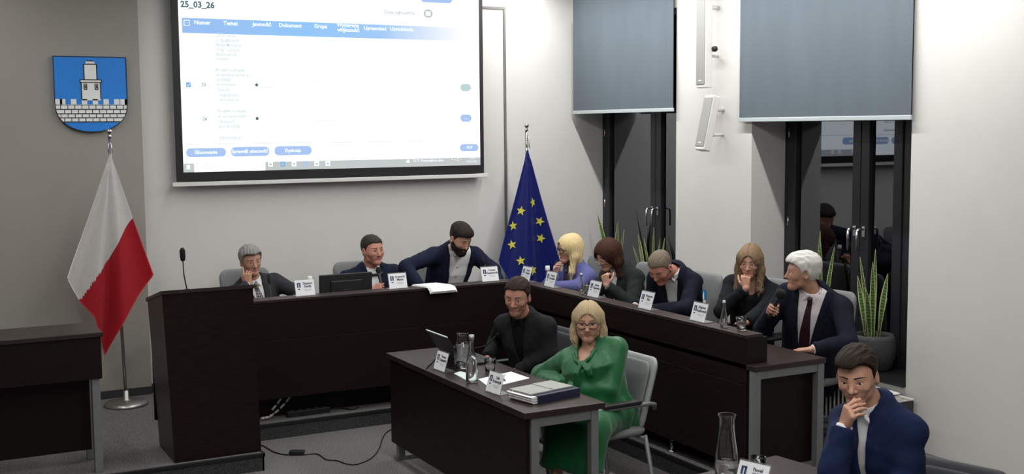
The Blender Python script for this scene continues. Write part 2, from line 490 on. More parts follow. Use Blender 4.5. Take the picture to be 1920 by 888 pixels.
# ------------------------------------------------------------------ projection screen
def projection():
    Y = 9.90
    tl = at(331, 330, Y=Y); br = at(908, 318, Y=Y)
    x0, x1, zb = tl.x, br.x, at(620, 335, Y=Y).z + .012
    root = thing('projection_screen', 'large projection screen hanging on the back wall showing a meeting agenda', 'screen', ((x0 + x1) / 2, Y, zb))
    ox, oy, oz = root.location
    L = lambda p: (p.x - ox, p.y - oy, p.z - oz)
    zt = 3.60 - zb
    hw = (x1 - x0) / 2
    MB().box((-hw, .004, 0), (hw, .012, zt)).build('black_border', M['black'], root)
    ia, ib = at(344.6, 322, Y=Y), at(900.5, 310, Y=Y)
    ix0, ix1, iz0 = ia.x - ox, ib.x - ox, (ia.z + ib.z) / 2 - oz
    im = MB().box((ix0, -.001, iz0), (ix1, .004, zt - .05)).build('image_area', M['scr_white'], root)
    b = MB(); b.box((-hw - .035, -.012, -.04), (hw + .035, .02, -.006), .004); b.build('bottom_bar', M['white_pl'], root)
    b = MB(); b.box((-hw - .05, -.06, zt), (hw + .05, .09, zt + .11), .02); b.build('housing', M['white_pl'], root)
    e = -.0025
    def P(px, py): q = at(px, py, Y=Y); return q.x - ox, q.z - oz
    def rect(name, p0, p1, m, r=0, y=e):
        xa, za = P(*p0); xb, zc = P(*p1)
        xa, xb = min(xa, xb), max(xa, xb); za, zc = min(za, zc), max(za, zc)
        q = MB()
        if r == 0: q.box((xa, y, za), (xb, y + .0012, zc))
        else:
            r = min((zc - za) / 2, (xb - xa) / 2) * .98; pts = []
            for cx, cz, a0 in ((xb - r, zc - r, 0), (xa + r, zc - r, 90), (xa + r, za + r, 180), (xb - r, za + r, 270)):
                for k in range(6):
                    t_ = math.radians(a0 + k * 18); pts.append((cx + r * math.cos(t_), y, cz + r * math.sin(t_)))
            q.prism(pts, (0, .0012, 0))
        return q.build(name, m, im)
    def hline(xa_, xb_, y_, th_, m):
        a_, z_ = P(xa_, y_); b_, _ = P(xb_, y_)
        return MB().box((a_, e, z_), (b_, e + .0012, z_ + th_)).build('rule', m, im)
    def txt(s, p, size, m, al='LEFT', bold=0.0, sx=1.0):
        x, z = P(*p)
        return text_obj('lettering', s, size, Matrix.Translation((x, e - .0015, z)) @ Matrix.Rotation(math.pi / 2, 4, 'X'), m, im, .0004, al, bold, sx)
    txt('25_03_26', (338, 8), .070, M['scr_text'], bold=.0030)
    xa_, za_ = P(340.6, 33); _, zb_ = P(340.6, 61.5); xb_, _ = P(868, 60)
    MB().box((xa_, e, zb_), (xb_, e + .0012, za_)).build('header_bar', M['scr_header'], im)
    rect('tick_box', (344, 37), (355.5, 48.5), M['scr_lettering'], y=e - .001)
    rect('tick_box', (345.6, 38.6), (354, 47), M['scr_blue'], y=e - .002)
    rect('tick_box', (347, 42.3), (352.5, 43.5), M['scr_lettering'], y=e - .003)
    for s, x, y in (('Numer', 379, 42.5), ('Temat', 432, 44), ('Jawność', 491, 46), ('Dokument', 544, 48), ('Grupa', 601, 49.5), ('Wymagana', 652, 47.5), ('większość', 653, 56.5), ('Uprawnieni', 703, 53.5), ('Uzgodnienia', 753, 55)):
        txt(s, (x, y), .046, M['scr_lettering'], 'CENTER', .0014)
    txt('Data ogłoszenia', (720, 22.5), .046, M['scr_line'], bold=.0012)
    rect('date_box', (794, 17.5), (811, 33.5), M['scr_line'], 1)
    rect('date_box', (798, 21.5), (807, 29.5), M['scr_white'], y=e - .001)
    rect('button', (788, -12), (848, 6.5), M['scr_pale'], 1)
    for s, x, y in (('Informacja', 405, 66), ('o działaniach', 405, 75), ('Rady Miejskiej', 405, 84), ('oraz o pracy', 405, 93), ('Burmistrza', 405, 102), ('miasta', 405, 110),
                    ('Projekt uchwały', 404, 131), ('w sprawie zmiany', 405, 140), ('uchwały', 405, 149), ('w sprawie', 406, 158), ('Statutu', 407, 168), ('i regulaminu', 407, 178), ('w mieście', 412, 187),
                    ('Projekt uchwały', 407, 208), ('w sprawie opłat', 408, 218), ('lokalnych', 408, 228), ('na rok 2026', 408, 237), ('Interpelacje', 412, 258)):
        txt(s, (x, y), .038, M['scr_faint'], 'LEFT', .0008)
    for s, x, y in (('25', 382, 159), ('26', 384, 223)):
        txt(s, (x, y), .040, M['scr_text'], 'CENTER', .0006)
    rect('tick_box', (348.5, 154), (358, 163.5), M['scr_blue'], y=e)
    x, z = P(353.3, 158.8)
    tk = MB(); tk.tube([(x - .013, e - .001, z), (x - .004, e - .001, z - .01), (x + .014, e - .001, z + .012)], .0028, 6); tk.build('tick', M['scr_lettering'], im)
    for px, py in ((481, 159), (482, 222)):
        x, z = P(px, py)
        MB().lathe([(0, 0), (.014, 0), (.014, .0012), (0, .0012)], (0, 0, 0), 18, T((x, e, z), math.pi / 2)).build('dot', M['scr_text'], im)
        hline(px + 3, px + 31, py + 4.6, .004, M['scr_line']); hline(px + 3, px + 31, py - 5.6, .0035, M['scr_faint'])
    for xa_, xb_, y_, t_ in ((585, 624, 152, .0035), (608, 624, 167, .003), (592, 628, 227, .0035), (349, 800, 271, .004)):
        hline(xa_, xb_, y_, t_, M['scr_line'])
    for s, a, b_, c in (('Głosowanie', (348.5, 278), (424, 293.3), (386, 285.4)), ('Sprawdź obecność', (432.5, 275.5), (505.5, 292), (469, 283.5)), ('Dyskusja', (514, 274), (584.5, 290), (549, 282))):
        rect('button', a, b_, M['scr_blue' if 0 else 'scr_pale'], 1)
        txt(s, (c[0], c[1]), .040, M['scr_lettering'], 'CENTER', .0012)
    rect('button', (862, 270), (897, 283), M['scr_pale'], 1); txt('PDF', (880, 276.3), .036, M['scr_lettering'], 'CENTER', .0006)
    rect('button', (863, 214.5), (884, 228), M['scr_pale'], 1); txt('...', (873.5, 220), .05, M['scr_lettering'], 'CENTER')
    rect('button', (863, 157), (883, 171), M['scr_faint'], 1)
    # task bar
    xa = P(497, 300)[0]; zt2 = P(700, 299)[1]
    MB().box((xa, e, iz0), (ix1, e + .0012, zt2 - .0)).build('task_bar', M['scr_grey'], im)
    xs = P(364, 315)[0]
    MB().box((ix0, e, iz0), (xs, e + .0012, zt2)).build('start_button', M['scr_grey'], im)
    rect('icon', (349.5, 309), (356.5, 317), M['scr_lettering'], y=e - .001)
    txt('Wyszukaj', (384, 312), .036, M['scr_faint'], 'LEFT')
    for px, m in ((507, 'scr_lettering'), (530, 'scr_blue'), (551, 'scr_lettering'), (572, 'scr_pale'), (593.5, 'scr_lettering'), (614.5, 'scr_lettering')):
        py = 307.5 - (px - 507) * .012
        rect('icon', (px - 4.5, py - 4.5), (px + 4.5, py + 4.5), M[m], y=e - .001)
        rect('icon', (px - 2, py - 1.5), (px + 2, py + 2), M['scr_grey'], y=e - .002)
    x, z = P(765, 301.5)
    q = MB(); q.prism([(x - .025, e - .001, z - .015), (x + .02, e - .001, z - .015), (x, e - .001, z + .018)], (0, .0008, 0)); q.build('icon', M['scr_lettering'], im)
    txt('12°C Przeważnie słon.', (774, 301.5), .034, M['scr_lettering'], 'LEFT', .0004)
    txt('^ ▪ C ◂', (846, 299.5), .034, M['scr_lettering'], 'LEFT')
    txt('18:02', (885, 296), .026, M['scr_lettering'], 'CENTER'); txt('25.03.2026', (884, 302.5), .024, M['scr_lettering'], 'CENTER')
projection()

# ------------------------------------------------------------------ wall speakers
def wall_speaker(loc, h, tilt, label, knob=None):
    root = thing('wall_speaker', label, 'speaker', loc, group='white column speakers on the wall')
    R_ = T((0, 0, 0), 0, tilt, 0)
    MB().box((-.055, -.058, -h / 2), (.020, .058, h / 2), .010, 3, R_).build('cabinet', M['white_pl'], root)
    MB().box((-.060, -.055, -h / 2 + .03), (-.053, .055, h / 2 - .02), .003, 2, R_).build('grille', M['speaker'], root)
    b = MB(); b.box((-.061, -.020, -h / 2 + .055), (-.059, .020, -h / 2 + .065), 0, 1, R_); b.build('badge', M['white_pl'], root)
    bx = BX - .004 - loc[0]
    q = MB(); q.tube([(.01, 0, h * .25), (bx, 0, h * .25)], .018, 12); q.build('wall_bracket', M['white_pl'], root)
    q = MB(); q.tube([(.01, 0, -h * .2), (bx, 0, -h * .2)], .012, 12); q.build('wall_bracket', M['white_pl'], root)
    return root
p = at(1324, 100, X=5.90)
r = wall_speaker((5.90, p.y, 3.03), .86, 0, 'tall white column speaker, the upper one on the wall between the windows')
k = MB(); k.lathe([(0, 0), (.022, 0), (.022, .03), (.012, .04), (0, .04)], (0, 0, 0), 16, T((.03, -.055, -.12), math.pi / 2)); k.build('knob', M['black'], r)
p = at(1330, 232, X=5.88)
r = wall_speaker((5.88, p.y, p.z), .45, math.radians(13), 'short white speaker tilted downwards below the column speaker')
q = MB()
q.tube([(.02, 0, .20), (.03, .035, .255), (.05, .045, .22), (.07, .035, .15), (.12, .03, .12)], .004, 6); q.build('cable', M['white_pl'], r)
# ------------------------------------------------------------------ desks
ZT = 1.045          # top of the raised desk front
TT = PZ + .745      # table top on the stage
def desk_leg(b, x, y, s=.045, z1=TT - .04):
    b.box((x - s / 2, y - s / 2, PZ), (x + s / 2, y + s / 2, z1), .003)

def back_desk():
    x0, x1, y0 = 2.17, 4.5195, 8.44
    root = thing('council_desk', 'long dark wenge council desk with raised front along the back wall', 'desk', (x0, y0, PZ), group='dark wenge council desks')
    def bl(mb, n, m): return mb.build(n, m, root, (-x0, -y0, -PZ))
    L = []
    for za, zb, n in ((.30, .738, 0), (.740, ZT - .0225, 0)):
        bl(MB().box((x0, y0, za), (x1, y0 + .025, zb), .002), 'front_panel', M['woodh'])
    bl(MB().box((x0, y0 + .20, PZ + .001), (x1, y0 + .22, TT - .031), .001), 'added_shade_panel', M['woodh'])  # panel added to keep light out from under the desk
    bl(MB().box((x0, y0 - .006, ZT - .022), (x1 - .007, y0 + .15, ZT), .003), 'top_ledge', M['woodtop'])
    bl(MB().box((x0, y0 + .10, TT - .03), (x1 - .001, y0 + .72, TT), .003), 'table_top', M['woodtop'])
    for x in (x0 + .1, (x0 + x1) / 2, x1 - .3):
        q = MB(); desk_leg(q, x, y0 + .62); bl(q, 'leg', M['steel'])
        q = MB(); desk_leg(q, x, y0 + .32); bl(q, 'leg', M['steel'])
    return root
back_desk()

def side_desk(x0, y0, y1, sgn, label):
    """runs along Y; raised front on the side facing the hall centre (sgn -1: front looks to -X)"""
    root = thing('council_desk', label, 'desk', (x0, y0, PZ), group='dark wenge council desks')
    def X(a, b): return (min(x0 - sgn * a, x0 - sgn * b), max(x0 - sgn * a, x0 - sgn * b))
    def bx(a, b, ya, yb, za, zb, n, m, bev=.003):
        xa, xb = X(a, b)
        return MB().box((xa, ya, za), (xb, yb, zb), bev).build(n, m, root, (-x0, -y0, -PZ))
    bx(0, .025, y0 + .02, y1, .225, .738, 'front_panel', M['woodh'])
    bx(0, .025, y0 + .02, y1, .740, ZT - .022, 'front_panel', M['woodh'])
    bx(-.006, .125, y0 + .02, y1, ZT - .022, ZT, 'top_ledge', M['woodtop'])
    bx(.20, .22, y0 + .05, y1, PZ + .001, TT - .034, 'added_shade_panel', M['woodh'], .001)  # added board that darkens the space below the table top
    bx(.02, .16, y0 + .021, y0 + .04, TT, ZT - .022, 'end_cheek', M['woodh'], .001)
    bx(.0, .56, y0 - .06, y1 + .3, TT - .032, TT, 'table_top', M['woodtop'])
    bx(.03, .53, y0 + .02, y0 + .045, .20, TT - .09, 'end_panel', M['woodh'])
    for yy in (y0 - .05, (y0 + y1) / 2, y1 - .2):
        for xx in (.005, .505):
            bx(xx, xx + .05, yy, yy + .05, PZ, TT - .033, 'leg', M['steel'])
    bx(.055, .505, y0 - .045, y0 - .005, TT - .085, TT - .034, 'end_rail', M['steel'])
    return root
side_desk(4.52, 5.48, 8.465, -1, 'dark wenge council desk along the window side, in front of the five seated people')

def left_desk():
    x1, y0 = at(193, 622, Y=7.72).x, 7.72
    zt = at(193, 622, Y=7.72).z
    root = thing('council_desk', 'dark desk with grey metal leg at the left edge, by the red and white flag', 'desk', (x1, y0, PZ), group='dark wenge council desks')
    x0 = x1 - 1.5
    def bx(lo, hi, n, m, bev=.003): return MB().box(lo, hi, bev).build(n, m, root, (-x1, -y0, -PZ))
    bx((x0, y0, zt - .03), (x1, y0 + .45, zt), 'table_top', M['woodtop'])
    bx((x0 + .02, y0 + .015, zt - .30), (x1 - .012, y0 + .04, zt - .031), 'front_panel', M['woodh'])
    bx((x1 - .037, y0 + .041, zt - .30), (x1 - .012, y0 + .44, zt - .031), 'end_panel', M['woodh'])
    bx((x0 + .02, y0 + .25, PZ + .1), (x1 - .06, y0 + .27, zt - .31), 'modesty_panel', M['woodh'])
    for x in (x0 + .05, x1 - .075):
        for y in (y0 + .03, y0 + .37):
            bx((x, y, PZ), (x + .05, y + .05, zt - .30), 'leg', M['steel'])
left_desk()

# ------------------------------------------------------------------ lectern
def lectern():
    yf, yb = 7.72, 8.20
    tl, tr = at(303, 547, Y=yf), at(474, 533.5, Y=yf)
    bl, br = at(328, 867, Y=yf), at(490, 849, Y=yf)
    zt = 1.262; zk = 1.155
    root = thing('lectern', 'tall dark wenge lectern standing at the left end of the back desk', 'lectern', ((tl.x + tr.x) / 2, yf, PZ))
    o = root.location
    def P(x, y, z): return (x - o.x, y - o.y, z - o.z)
    a, b, c, d = tl.x, tr.x, bl.x, br.x
    th = .03
    MB().hexa([P(c, yf, PZ), P(d, yf, PZ), P(d, yf + th, PZ), P(c, yf + th, PZ), P(a, yf, zt - .02), P(b, yf, zt - .02), P(b, yf + th, zt - .025), P(a, yf + th, zt - .025)]).build('front_panel', M['wood'], root)
    for xa, xc, s in ((a, c, 1), (b, d, -1)):
        MB().hexa([P(xc, yf + th, PZ), P(xc + s * th, yf + th, PZ), P(xc + s * th, yb, PZ), P(xc, yb, PZ),
                   P(xa, yf + th, zt - .025), P(xa + s * th, yf + th, zt - .025), P(xa + s * th, yb, zk - .02), P(xa, yb, zk - .02)]).build('side_panel', M['wood'], root)
    MB().hexa([P(a - .008, yf - .012, zt - .02), P(b + .008, yf - .012, zt - .02), P(b + .008, yb + .02, zk - .022), P(a - .008, yb + .02, zk - .022),
               P(a - .008, yf - .012, zt + .004), P(b + .008, yf - .012, zt + .004), P(b + .008, yb + .02, zk + .002), P(a - .008, yb + .02, zk + .002)]).build('sloped_top', M['woodtop'], root)
    MB().box(P(c + .04, yf + .05, .62), P(d - .04, yb - .02, .64)).build('shelf', M['woodh'], root)
    dx = at(288, 640, Y=yb + .03).x
    dm = MB().box(P(dx - .012, yb + .025, .30), P(dx + .03, yb + .045, zk - .05), .002).build('side_door', M['wood'], root)
    b2 = MB(); b2.lathe([(0, 0), (.012, 0), (.012, .02), (0, .02)], P(dx - .002, yb + .02, .78), 14, None); b2.build('latch', M['chrome'], dm)
lectern()

def gooseneck(pts, label, hl=.05, hr=.011, base=True):
    root = thing('gooseneck_microphone', label, 'microphone', pts[0], group='gooseneck microphones')
    root.location.z += .0008
    P = [Vector(p) - Vector(pts[0]) for p in pts]
    P[0].z += .004
    if base:
        q = MB(); q.lathe([(0, 0), (.03, 0), (.03, .012), (.012, .02), (0, .02)], (0, 0, 0), 20); q.build('base', M['black'], root)
    q = MB(); q.tube(P, .0042, 8); q.build('stem', M['black'], root)
    d = (P[-1] - P[-2]).normalized()
    q = MB(); e = P[-1]
    q.tube([e - d * .005, e, e + d * hl * .3, e + d * hl * .8, e + d * hl], [.006, hr * .8, hr, hr, hr * .5], 12); q.build('windscreen', M['black_soft'], root)
    return root
b = at(351, 541, Y=7.95)
zb = 1.262 - (.107 / .48) * (7.95 - 7.72) + .004
b = at(351, 541, Y=7.95); b.z = zb
t1 = at(343, 488, Y=7.93); mid = (b + t1) / 2 + Vector((-.008, 0, .01))
gooseneck([b, mid, t1], 'black gooseneck microphone standing on the lectern', .085, .019)

# ------------------------------------------------------------------ front table
FT = .75
def front_table():
    x0, x1, y0, y1 = 3.005, 3.525, 5.515, 7.52
    root = thing('meeting_table', 'dark wenge table with grey metal frame in front, shared by two people', 'table', (x0, y0, 0))
    def bx(lo, hi, n, m, bev=.003): return MB().box(lo, hi, bev).build(n, m, root, (-x0, -y0, 0))
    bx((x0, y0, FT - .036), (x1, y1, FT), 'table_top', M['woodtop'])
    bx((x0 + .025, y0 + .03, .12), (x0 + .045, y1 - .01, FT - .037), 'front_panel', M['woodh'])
    for y in (y0 + .012, y1 - .085):
        for x in (x0 + .05, x1 - .085):
            bx((x, y, .03), (x + .048, y + .048, FT - .037), 'leg', M['steel'])
        bx((x0 + .098, y + .004, FT - .092), (x1 - .085, y + .044, FT - .038), 'rail', M['steel'])
        bx((x0 + .03, y, .0), (x1 - .02, y + .048, .03), 'foot_bar', M['steel'])
front_table()

# near table, lower right, seen only at its far corner
def near_table():
    c = at(1455, 853, Z=FT); a = at(1313, 887, Z=FT); e = at(1540, 881, Z=FT)
    u = (a - c).normalized(); v = (e - c); v = (v - u * v.dot(u)).normalized()
    root = thing('meeting_table', 'dark brown table at the bottom edge carrying a carafe and a tumbler', 'table', (c.x, c.y, 0))
    L1, L2 = 1.1, .50
    def q(s, t_, z): p = u * s + v * t_; return (p.x, p.y, z)
    m = MB(); m.hexa([q(0, 0, FT - .036), q(L1, 0, FT - .036), q(L1, L2, FT - .036), q(0, L2, FT - .036), q(0, 0, FT), q(L1, 0, FT), q(L1, L2, FT), q(0, L2, FT)])
    m.build('table_top', M['woodtop'], root)
    for s in (.03, L1 - .08):
        for t_ in (.03, L2 - .08):
            MB().hexa([q(s, t_, 0), q(s + .05, t_, 0), q(s + .05, t_ + .05, 0), q(s, t_ + .05, 0), q(s, t_, FT - .037), q(s + .05, t_, FT - .037), q(s + .05, t_ + .05, FT - .037), q(s, t_ + .05, FT - .037)]).build('leg', M['steel'], root)
    MB().hexa([q(.08, .05, FT - .09), q(L1 - .08, .05, FT - .09), q(L1 - .08, .09, FT - .09), q(.08, .09, FT - .09), q(.08, .05, FT - .037), q(L1 - .08, .05, FT - .037), q(L1 - .08, .09, FT - .037), q(.08, .09, FT - .037)]).build('rail', M['steel'], root)
near_table()

# ------------------------------------------------------------------ chairs
def office_chair(label, seat=.46):
    """swivel chair facing local -Y, origin on the floor under the seat"""
    root = thing('office_chair', label, 'chair', group='grey swivel chairs behind the council desks')
    M4 = T((0, 0, seat - .03), math.pi / 2)
    MB().pad(.47, .46, .07, .10, 0, M4).build('seat', M['chair'], root)
    MB().pad(.44, .60, .06, .07, -.035, T((0, .245, seat + .26), math.radians(-6)), .0, .10).build('backrest', M['chair'], root)
    q = MB()
    q.tube([(0, .05, seat - .07), (0, .20, seat - .07), (0, .275, seat - .02), (0, .275, seat + .12)], .022, 10); q.build('back_bracket', M['black'], root)
    for s in (-1, 1):
        q = MB(); q.tube([(s * .20, .05, seat - .07), (s * .265, .05, seat - .06), (s * .275, .06, seat + .02), (s * .275, .07, seat + .19)], .014, 10)
        ar = q.build('arm_bracket', M['black'], root)
        MB().pad(.055, .25, .026, .024, 0, T((s * .275, .02, seat + .20), math.pi / 2)).build('armrest', M['black'], root)
    q = MB(); q.tube([(0, 0, .10), (0, 0, seat - .06)], .026, 14); q.box((-.12, -.11, seat - .085), (.12, .13, seat - .062), .006); q.build('gas_column', M['black'], root)
    q = MB()
    for k in range(5):
        a = k * 2 * math.pi / 5 + .3
        c, s = math.cos(a), math.sin(a)
        q.tube([(c * .03, s * .03, .105), (c * .17, s * .17, .092), (c * .30, s * .30, .070)], [.026, .022, .016], 10)
    q.build('star_base', M['steel'], root)
    for k in range(5):
        a = k * 2 * math.pi / 5 + .3
        c, s = math.cos(a) * .29, math.sin(a) * .29
        q = MB()
        for d in (-.018, .018):
            q.lathe([(0, -.008), (.026, -.008), (.028, 0), (.026, .008), (0, .008)], (0, 0, 0), 16, T((c - math.sin(a) * d, s + math.cos(a) * d, .0285), math.pi / 2, 0, a))
        q.tube([(c, s, .03), (c, s, .07)], .008, 8)
        q.build('caster', M['black'], root)
    return root

OC = office_chair('grey swivel chair behind the grey-haired man in the dark suit')
OC.location = (2.64, 9.45, PZ); OC.rotation_euler = (0, 0, .10)
HALF = -math.pi / 2
for (x, y), rz, lab in (((3.61, 9.46), -.02, 'grey swivel chair behind the man at the computer monitor'),
                        ((4.30, 9.50), .15, 'grey swivel chair behind the bearded man leaning over the back desk'),
                        ((5.46, 8.92), HALF + .1, 'grey swivel chair under the blonde woman in the lilac blazer'),
                        ((5.46, 8.20), HALF, 'grey swivel chair behind the woman with dark reddish hair'),
                        ((5.69, 6.83), HALF + .12, 'grey swivel chair behind the woman in black with long hair'),
                        ((5.62, 6.18), HALF + .12, 'grey swivel chair under the white-haired man speaking into a microphone')):
    dup(OC, (x, y, PZ), rz, lab)
sc_ = dup(OC, (5.46, 7.45, PZ), HALF + .0, 'grey swivel chair with a blue emblem sticker on its backrest, behind the stooping man')
for ch in [o for o in bpy.data.objects if o.parent == sc_ and o.name.startswith('backrest')]:
    R_ = T((0, .245, .46 + .26), math.radians(-6))
    MB().box((-.036, -.0345, .06), (.036, -.031, .16), 0, 1, R_).build('sticker', M['sticker'], ch)
    q = MB(); q.box((-.036, -.0355, .06), (.036, -.0343, .082), 0, 1, R_); q.build('sticker_band', M['card'], ch)
    q = MB(); q.prism([R_ @ Vector(p) for p in ((-.014, -.0356, .086), (.014, -.0356, .086), (.006, -.0356, .125), (.002, -.0356, .145), (-.002, -.0356, .145), (-.006, -.0356, .125))], (0, .001, 0))
    q.build('sticker_tower', M['card'], ch)

def visitor_chair(label, loc, rz, dark=False):
    """light shell chair with armrests on a tube frame, facing local -Y"""
    shell, tube = (M['chair_dark'], M['black']) if dark else (M['chair_lt'], M['steel'])
    root = thing('visitor_chair', label, 'chair', loc, rz)
    MB().pad(.47, .46, .06, .09, 0, T((0, 0, .425), math.pi / 2)).build('seat', M['chair'] if not dark else shell, root)
    MB().pad(.45, .47, .045, .07, -.03, T((0, .265, .635), math.radians(-15)), 0, .06).build('backrest', shell, root)
    MB().pad(.39, .40, .03, .07, -.03, T((0, .238, .64), math.radians(-15)), 0, .06).build('back_pad', M['chair'] if not dark else shell, root)
    for s in (-1, 1):
        q = MB(); x = s * .26
        q.tube([(x * .88, .262, .56), (x, .24, .595), (x, .20, .605), (x, -.19, .605), (x, -.23, .58), (x, -.25, .50), (x, -.20, .02), (x, -.17, .013), (x, .22, .013), (x, .25, .03), (x * .88, .19, .40)], .0135, 10)
        fr = q.build('side_frame', tube, root)
        MB().pad(.05, .30, .026, .022, 0, T((x, -.01, .625), math.pi / 2)).build('armrest', M['black'], fr)
    for ya, za, xa in ((.20, .013, .26), (-.12, .385, .24), (.18, .385, .24)):
        q = MB(); q.tube([(-xa, ya, za), (xa, ya, za)], .012, 10); q.build('cross_bar', tube, root)
    return root
M['chair_dark'] = mat('dark_chair_shell', (.028, .030, .036), .6, noise=.1, nscale=50)
GREEN_RZ = HALF + .04
visitor_chair('light grey armchair under the woman in the green dress', (3.86, 6.12, 0), GREEN_RZ)
visitor_chair('dark armchair under the man in black at the front table', (3.95, 7.14, 0), HALF + .03, True)
visitor_chair('dark chair under the young man in the blue suit', (3.68, 3.33, 0), HALF + .28, True)
# ------------------------------------------------------------------ coat of arms on the pilaster
def shield():
    Y = 9.895
    tr = at(234.5, 108, Y=Y); bt = at(173, 247, Y=Y); cx = bt.x
    hw = tr.x - cx; zt, zb = tr.z, bt.z
    root = thing('coat_of_arms', 'blue shield with a white castle on a brick wall, hanging on the beige pilaster', 'coat of arms', (cx, 9.90, zb))
    zs = at(234, 192, Y=Y).z - zb; H = zt - zb
    def outline(k=1.0):
        pts = [(-hw * k, H), (hw * k, H), (hw * k, zs)]
        for i in range(1, 16):
            a = i / 16 * math.pi
            pts.append((hw * k * math.cos(a), zs - (zs) * math.sin(a) ** .8))
        pts.append((-hw * k, zs))
        return pts
    OUT = outline()
    def width_at(z):
        if z >= zs: return hw
        s_ = min(1, ((zs - z) / zs)) ** (1 / .8)
        return hw * math.sqrt(max(0, 1 - s_ * s_))
    q = MB(); q.prism([(x, -.03, z) for x, z in OUT], (0, .029, 0)); q.build('shield_board', M['shield_blue'], root)
    def flat(name, polys, m, y=-.032, d=.0025):
        b = MB()
        for p in polys: b.prism([(x, y, z) for x, z in p], (0, d, 0))
        return b.build(name, m, root)
    def pz(py): return at(200, py, Y=Y).z - zb
    def px(p): return at(p, 180, Y=Y).x - cx
    w0, w1 = pz(196), pz(228)
    # brick wall clipped to the shield
    n = 14; L = []; Rr = []
    for i in range(n + 1):
        z = w0 + (w1 - w0) * i / n; L.append((-width_at(z) + .004, z)); Rr.append((width_at(z) - .004, z))
    flat('castle', [Rr + L[::-1]], M['shield_white'])
    mer = []
    mh = pz(186); step = px(204) - px(194)
    for k in range(-4, 4):
        a = px(192.5) + k * step * 2
        b2 = a + step
        a, b2 = max(a, -hw + .004), min(b2, hw - .004)
        if b2 > a + .01: mer.append([(a, w0 - .001), (b2, w0 - .001), (b2, mh), (a, mh)])
    mer.append([(px(224), w0 - .001), (hw - .004, w0 - .001), (hw - .004, mh), (px(224), mh)])
    mer.append([(-px(224), mh), (-hw + .004, mh), (-hw + .004, w0 - .001), (-px(224), w0 - .001)])
    tw1, tw2 = px(188), px(182)
    tow = [[(-tw1, mh - .01), (tw1, mh - .01), (tw1, pz(155)), (-tw1, pz(155))],
           [(-tw1 - .008, pz(155)), (tw1 + .008, pz(155)), (tw1 + .008, pz(150)), (-tw1 - .008, pz(150))],
           [(-tw2, pz(150)), (tw2, pz(150)), (tw2, pz(121)), (-tw2, pz(121))],
           [(-tw2 + .008, pz(121)), (tw2 - .008, pz(121)), (tw2 - .02, pz(115)), (-tw2 + .02, pz(115))]]
    for m_ in mer: flat('battlement', [m_], M['shield_white'])
    flat('castle_tower', tow[:1], M['shield_white']); flat('tower_ledge', tow[1:2], M['shield_white']); flat('tower_top', tow[2:3], M['shield_white']); flat('tower_cap', tow[3:], M['shield_white'])
    # mortar lines and outlines
    b = MB(); ln = .0035; yy = -.0335
    def seg(xa, za, xb, zb_, t_=ln):
        d = Vector((xb - xa, 0, zb_ - za)); nrm = Vector((-d.z, 0, d.x)).normalized() * t_
        b.prism([(xa + nrm.x, yy, za + nrm.z), (xb + nrm.x, yy, zb_ + nrm.z), (xb - nrm.x, yy, zb_ - nrm.z), (xa - nrm.x, yy, za - nrm.z)], (0, .0015, 0))
    rows = [197, 205, 213, 220.5, 228]
    for i, r_ in enumerate(rows):
        z = pz(r_); wd = width_at(z) - .004; seg(-wd, z, wd, z, ln if i else .002)
        if i < len(rows) - 1:
            z2 = pz(rows[i + 1]); bw = px(191) - px(178)
            k = -6
            while k < 7:
                x = px(178) + k * bw + (bw / 2 if i % 2 else 0)
                if abs(x) < width_at(z2) - .006: seg(x, z, x, z2, .0025)
                k += 1
    for sg in (-1, 1):
        seg(sg * tw1, mh, sg * tw1, pz(155)); seg(sg * tw2, pz(150), sg * tw2, pz(121)); 
        seg(sg * (tw1 + .008), pz(155), sg * (tw1 + .008), pz(150))
        xw = sg * px(180.5)
        for dx in (-.010, .010): seg(xw + dx, pz(158), xw + dx, pz(168))
        for zz in (pz(158), pz(168)): seg(xw - .011, zz, xw + .011, zz)
        seg(xw, pz(160), xw, pz(166), .004)
    for z, wd in ((pz(155), tw1 + .008), (pz(150), tw1 + .008), (pz(121), tw2), (pz(115), tw2 - .02)): seg(-wd, z, wd, z)
    for i in range(len(OUT)):
        (xa, za), (xb, zb_) = OUT[i], OUT[(i + 1) % len(OUT)]
        seg(xa, za, xb, zb_, .003)
    b.build('outline', M['shield_line'], root)
shield()

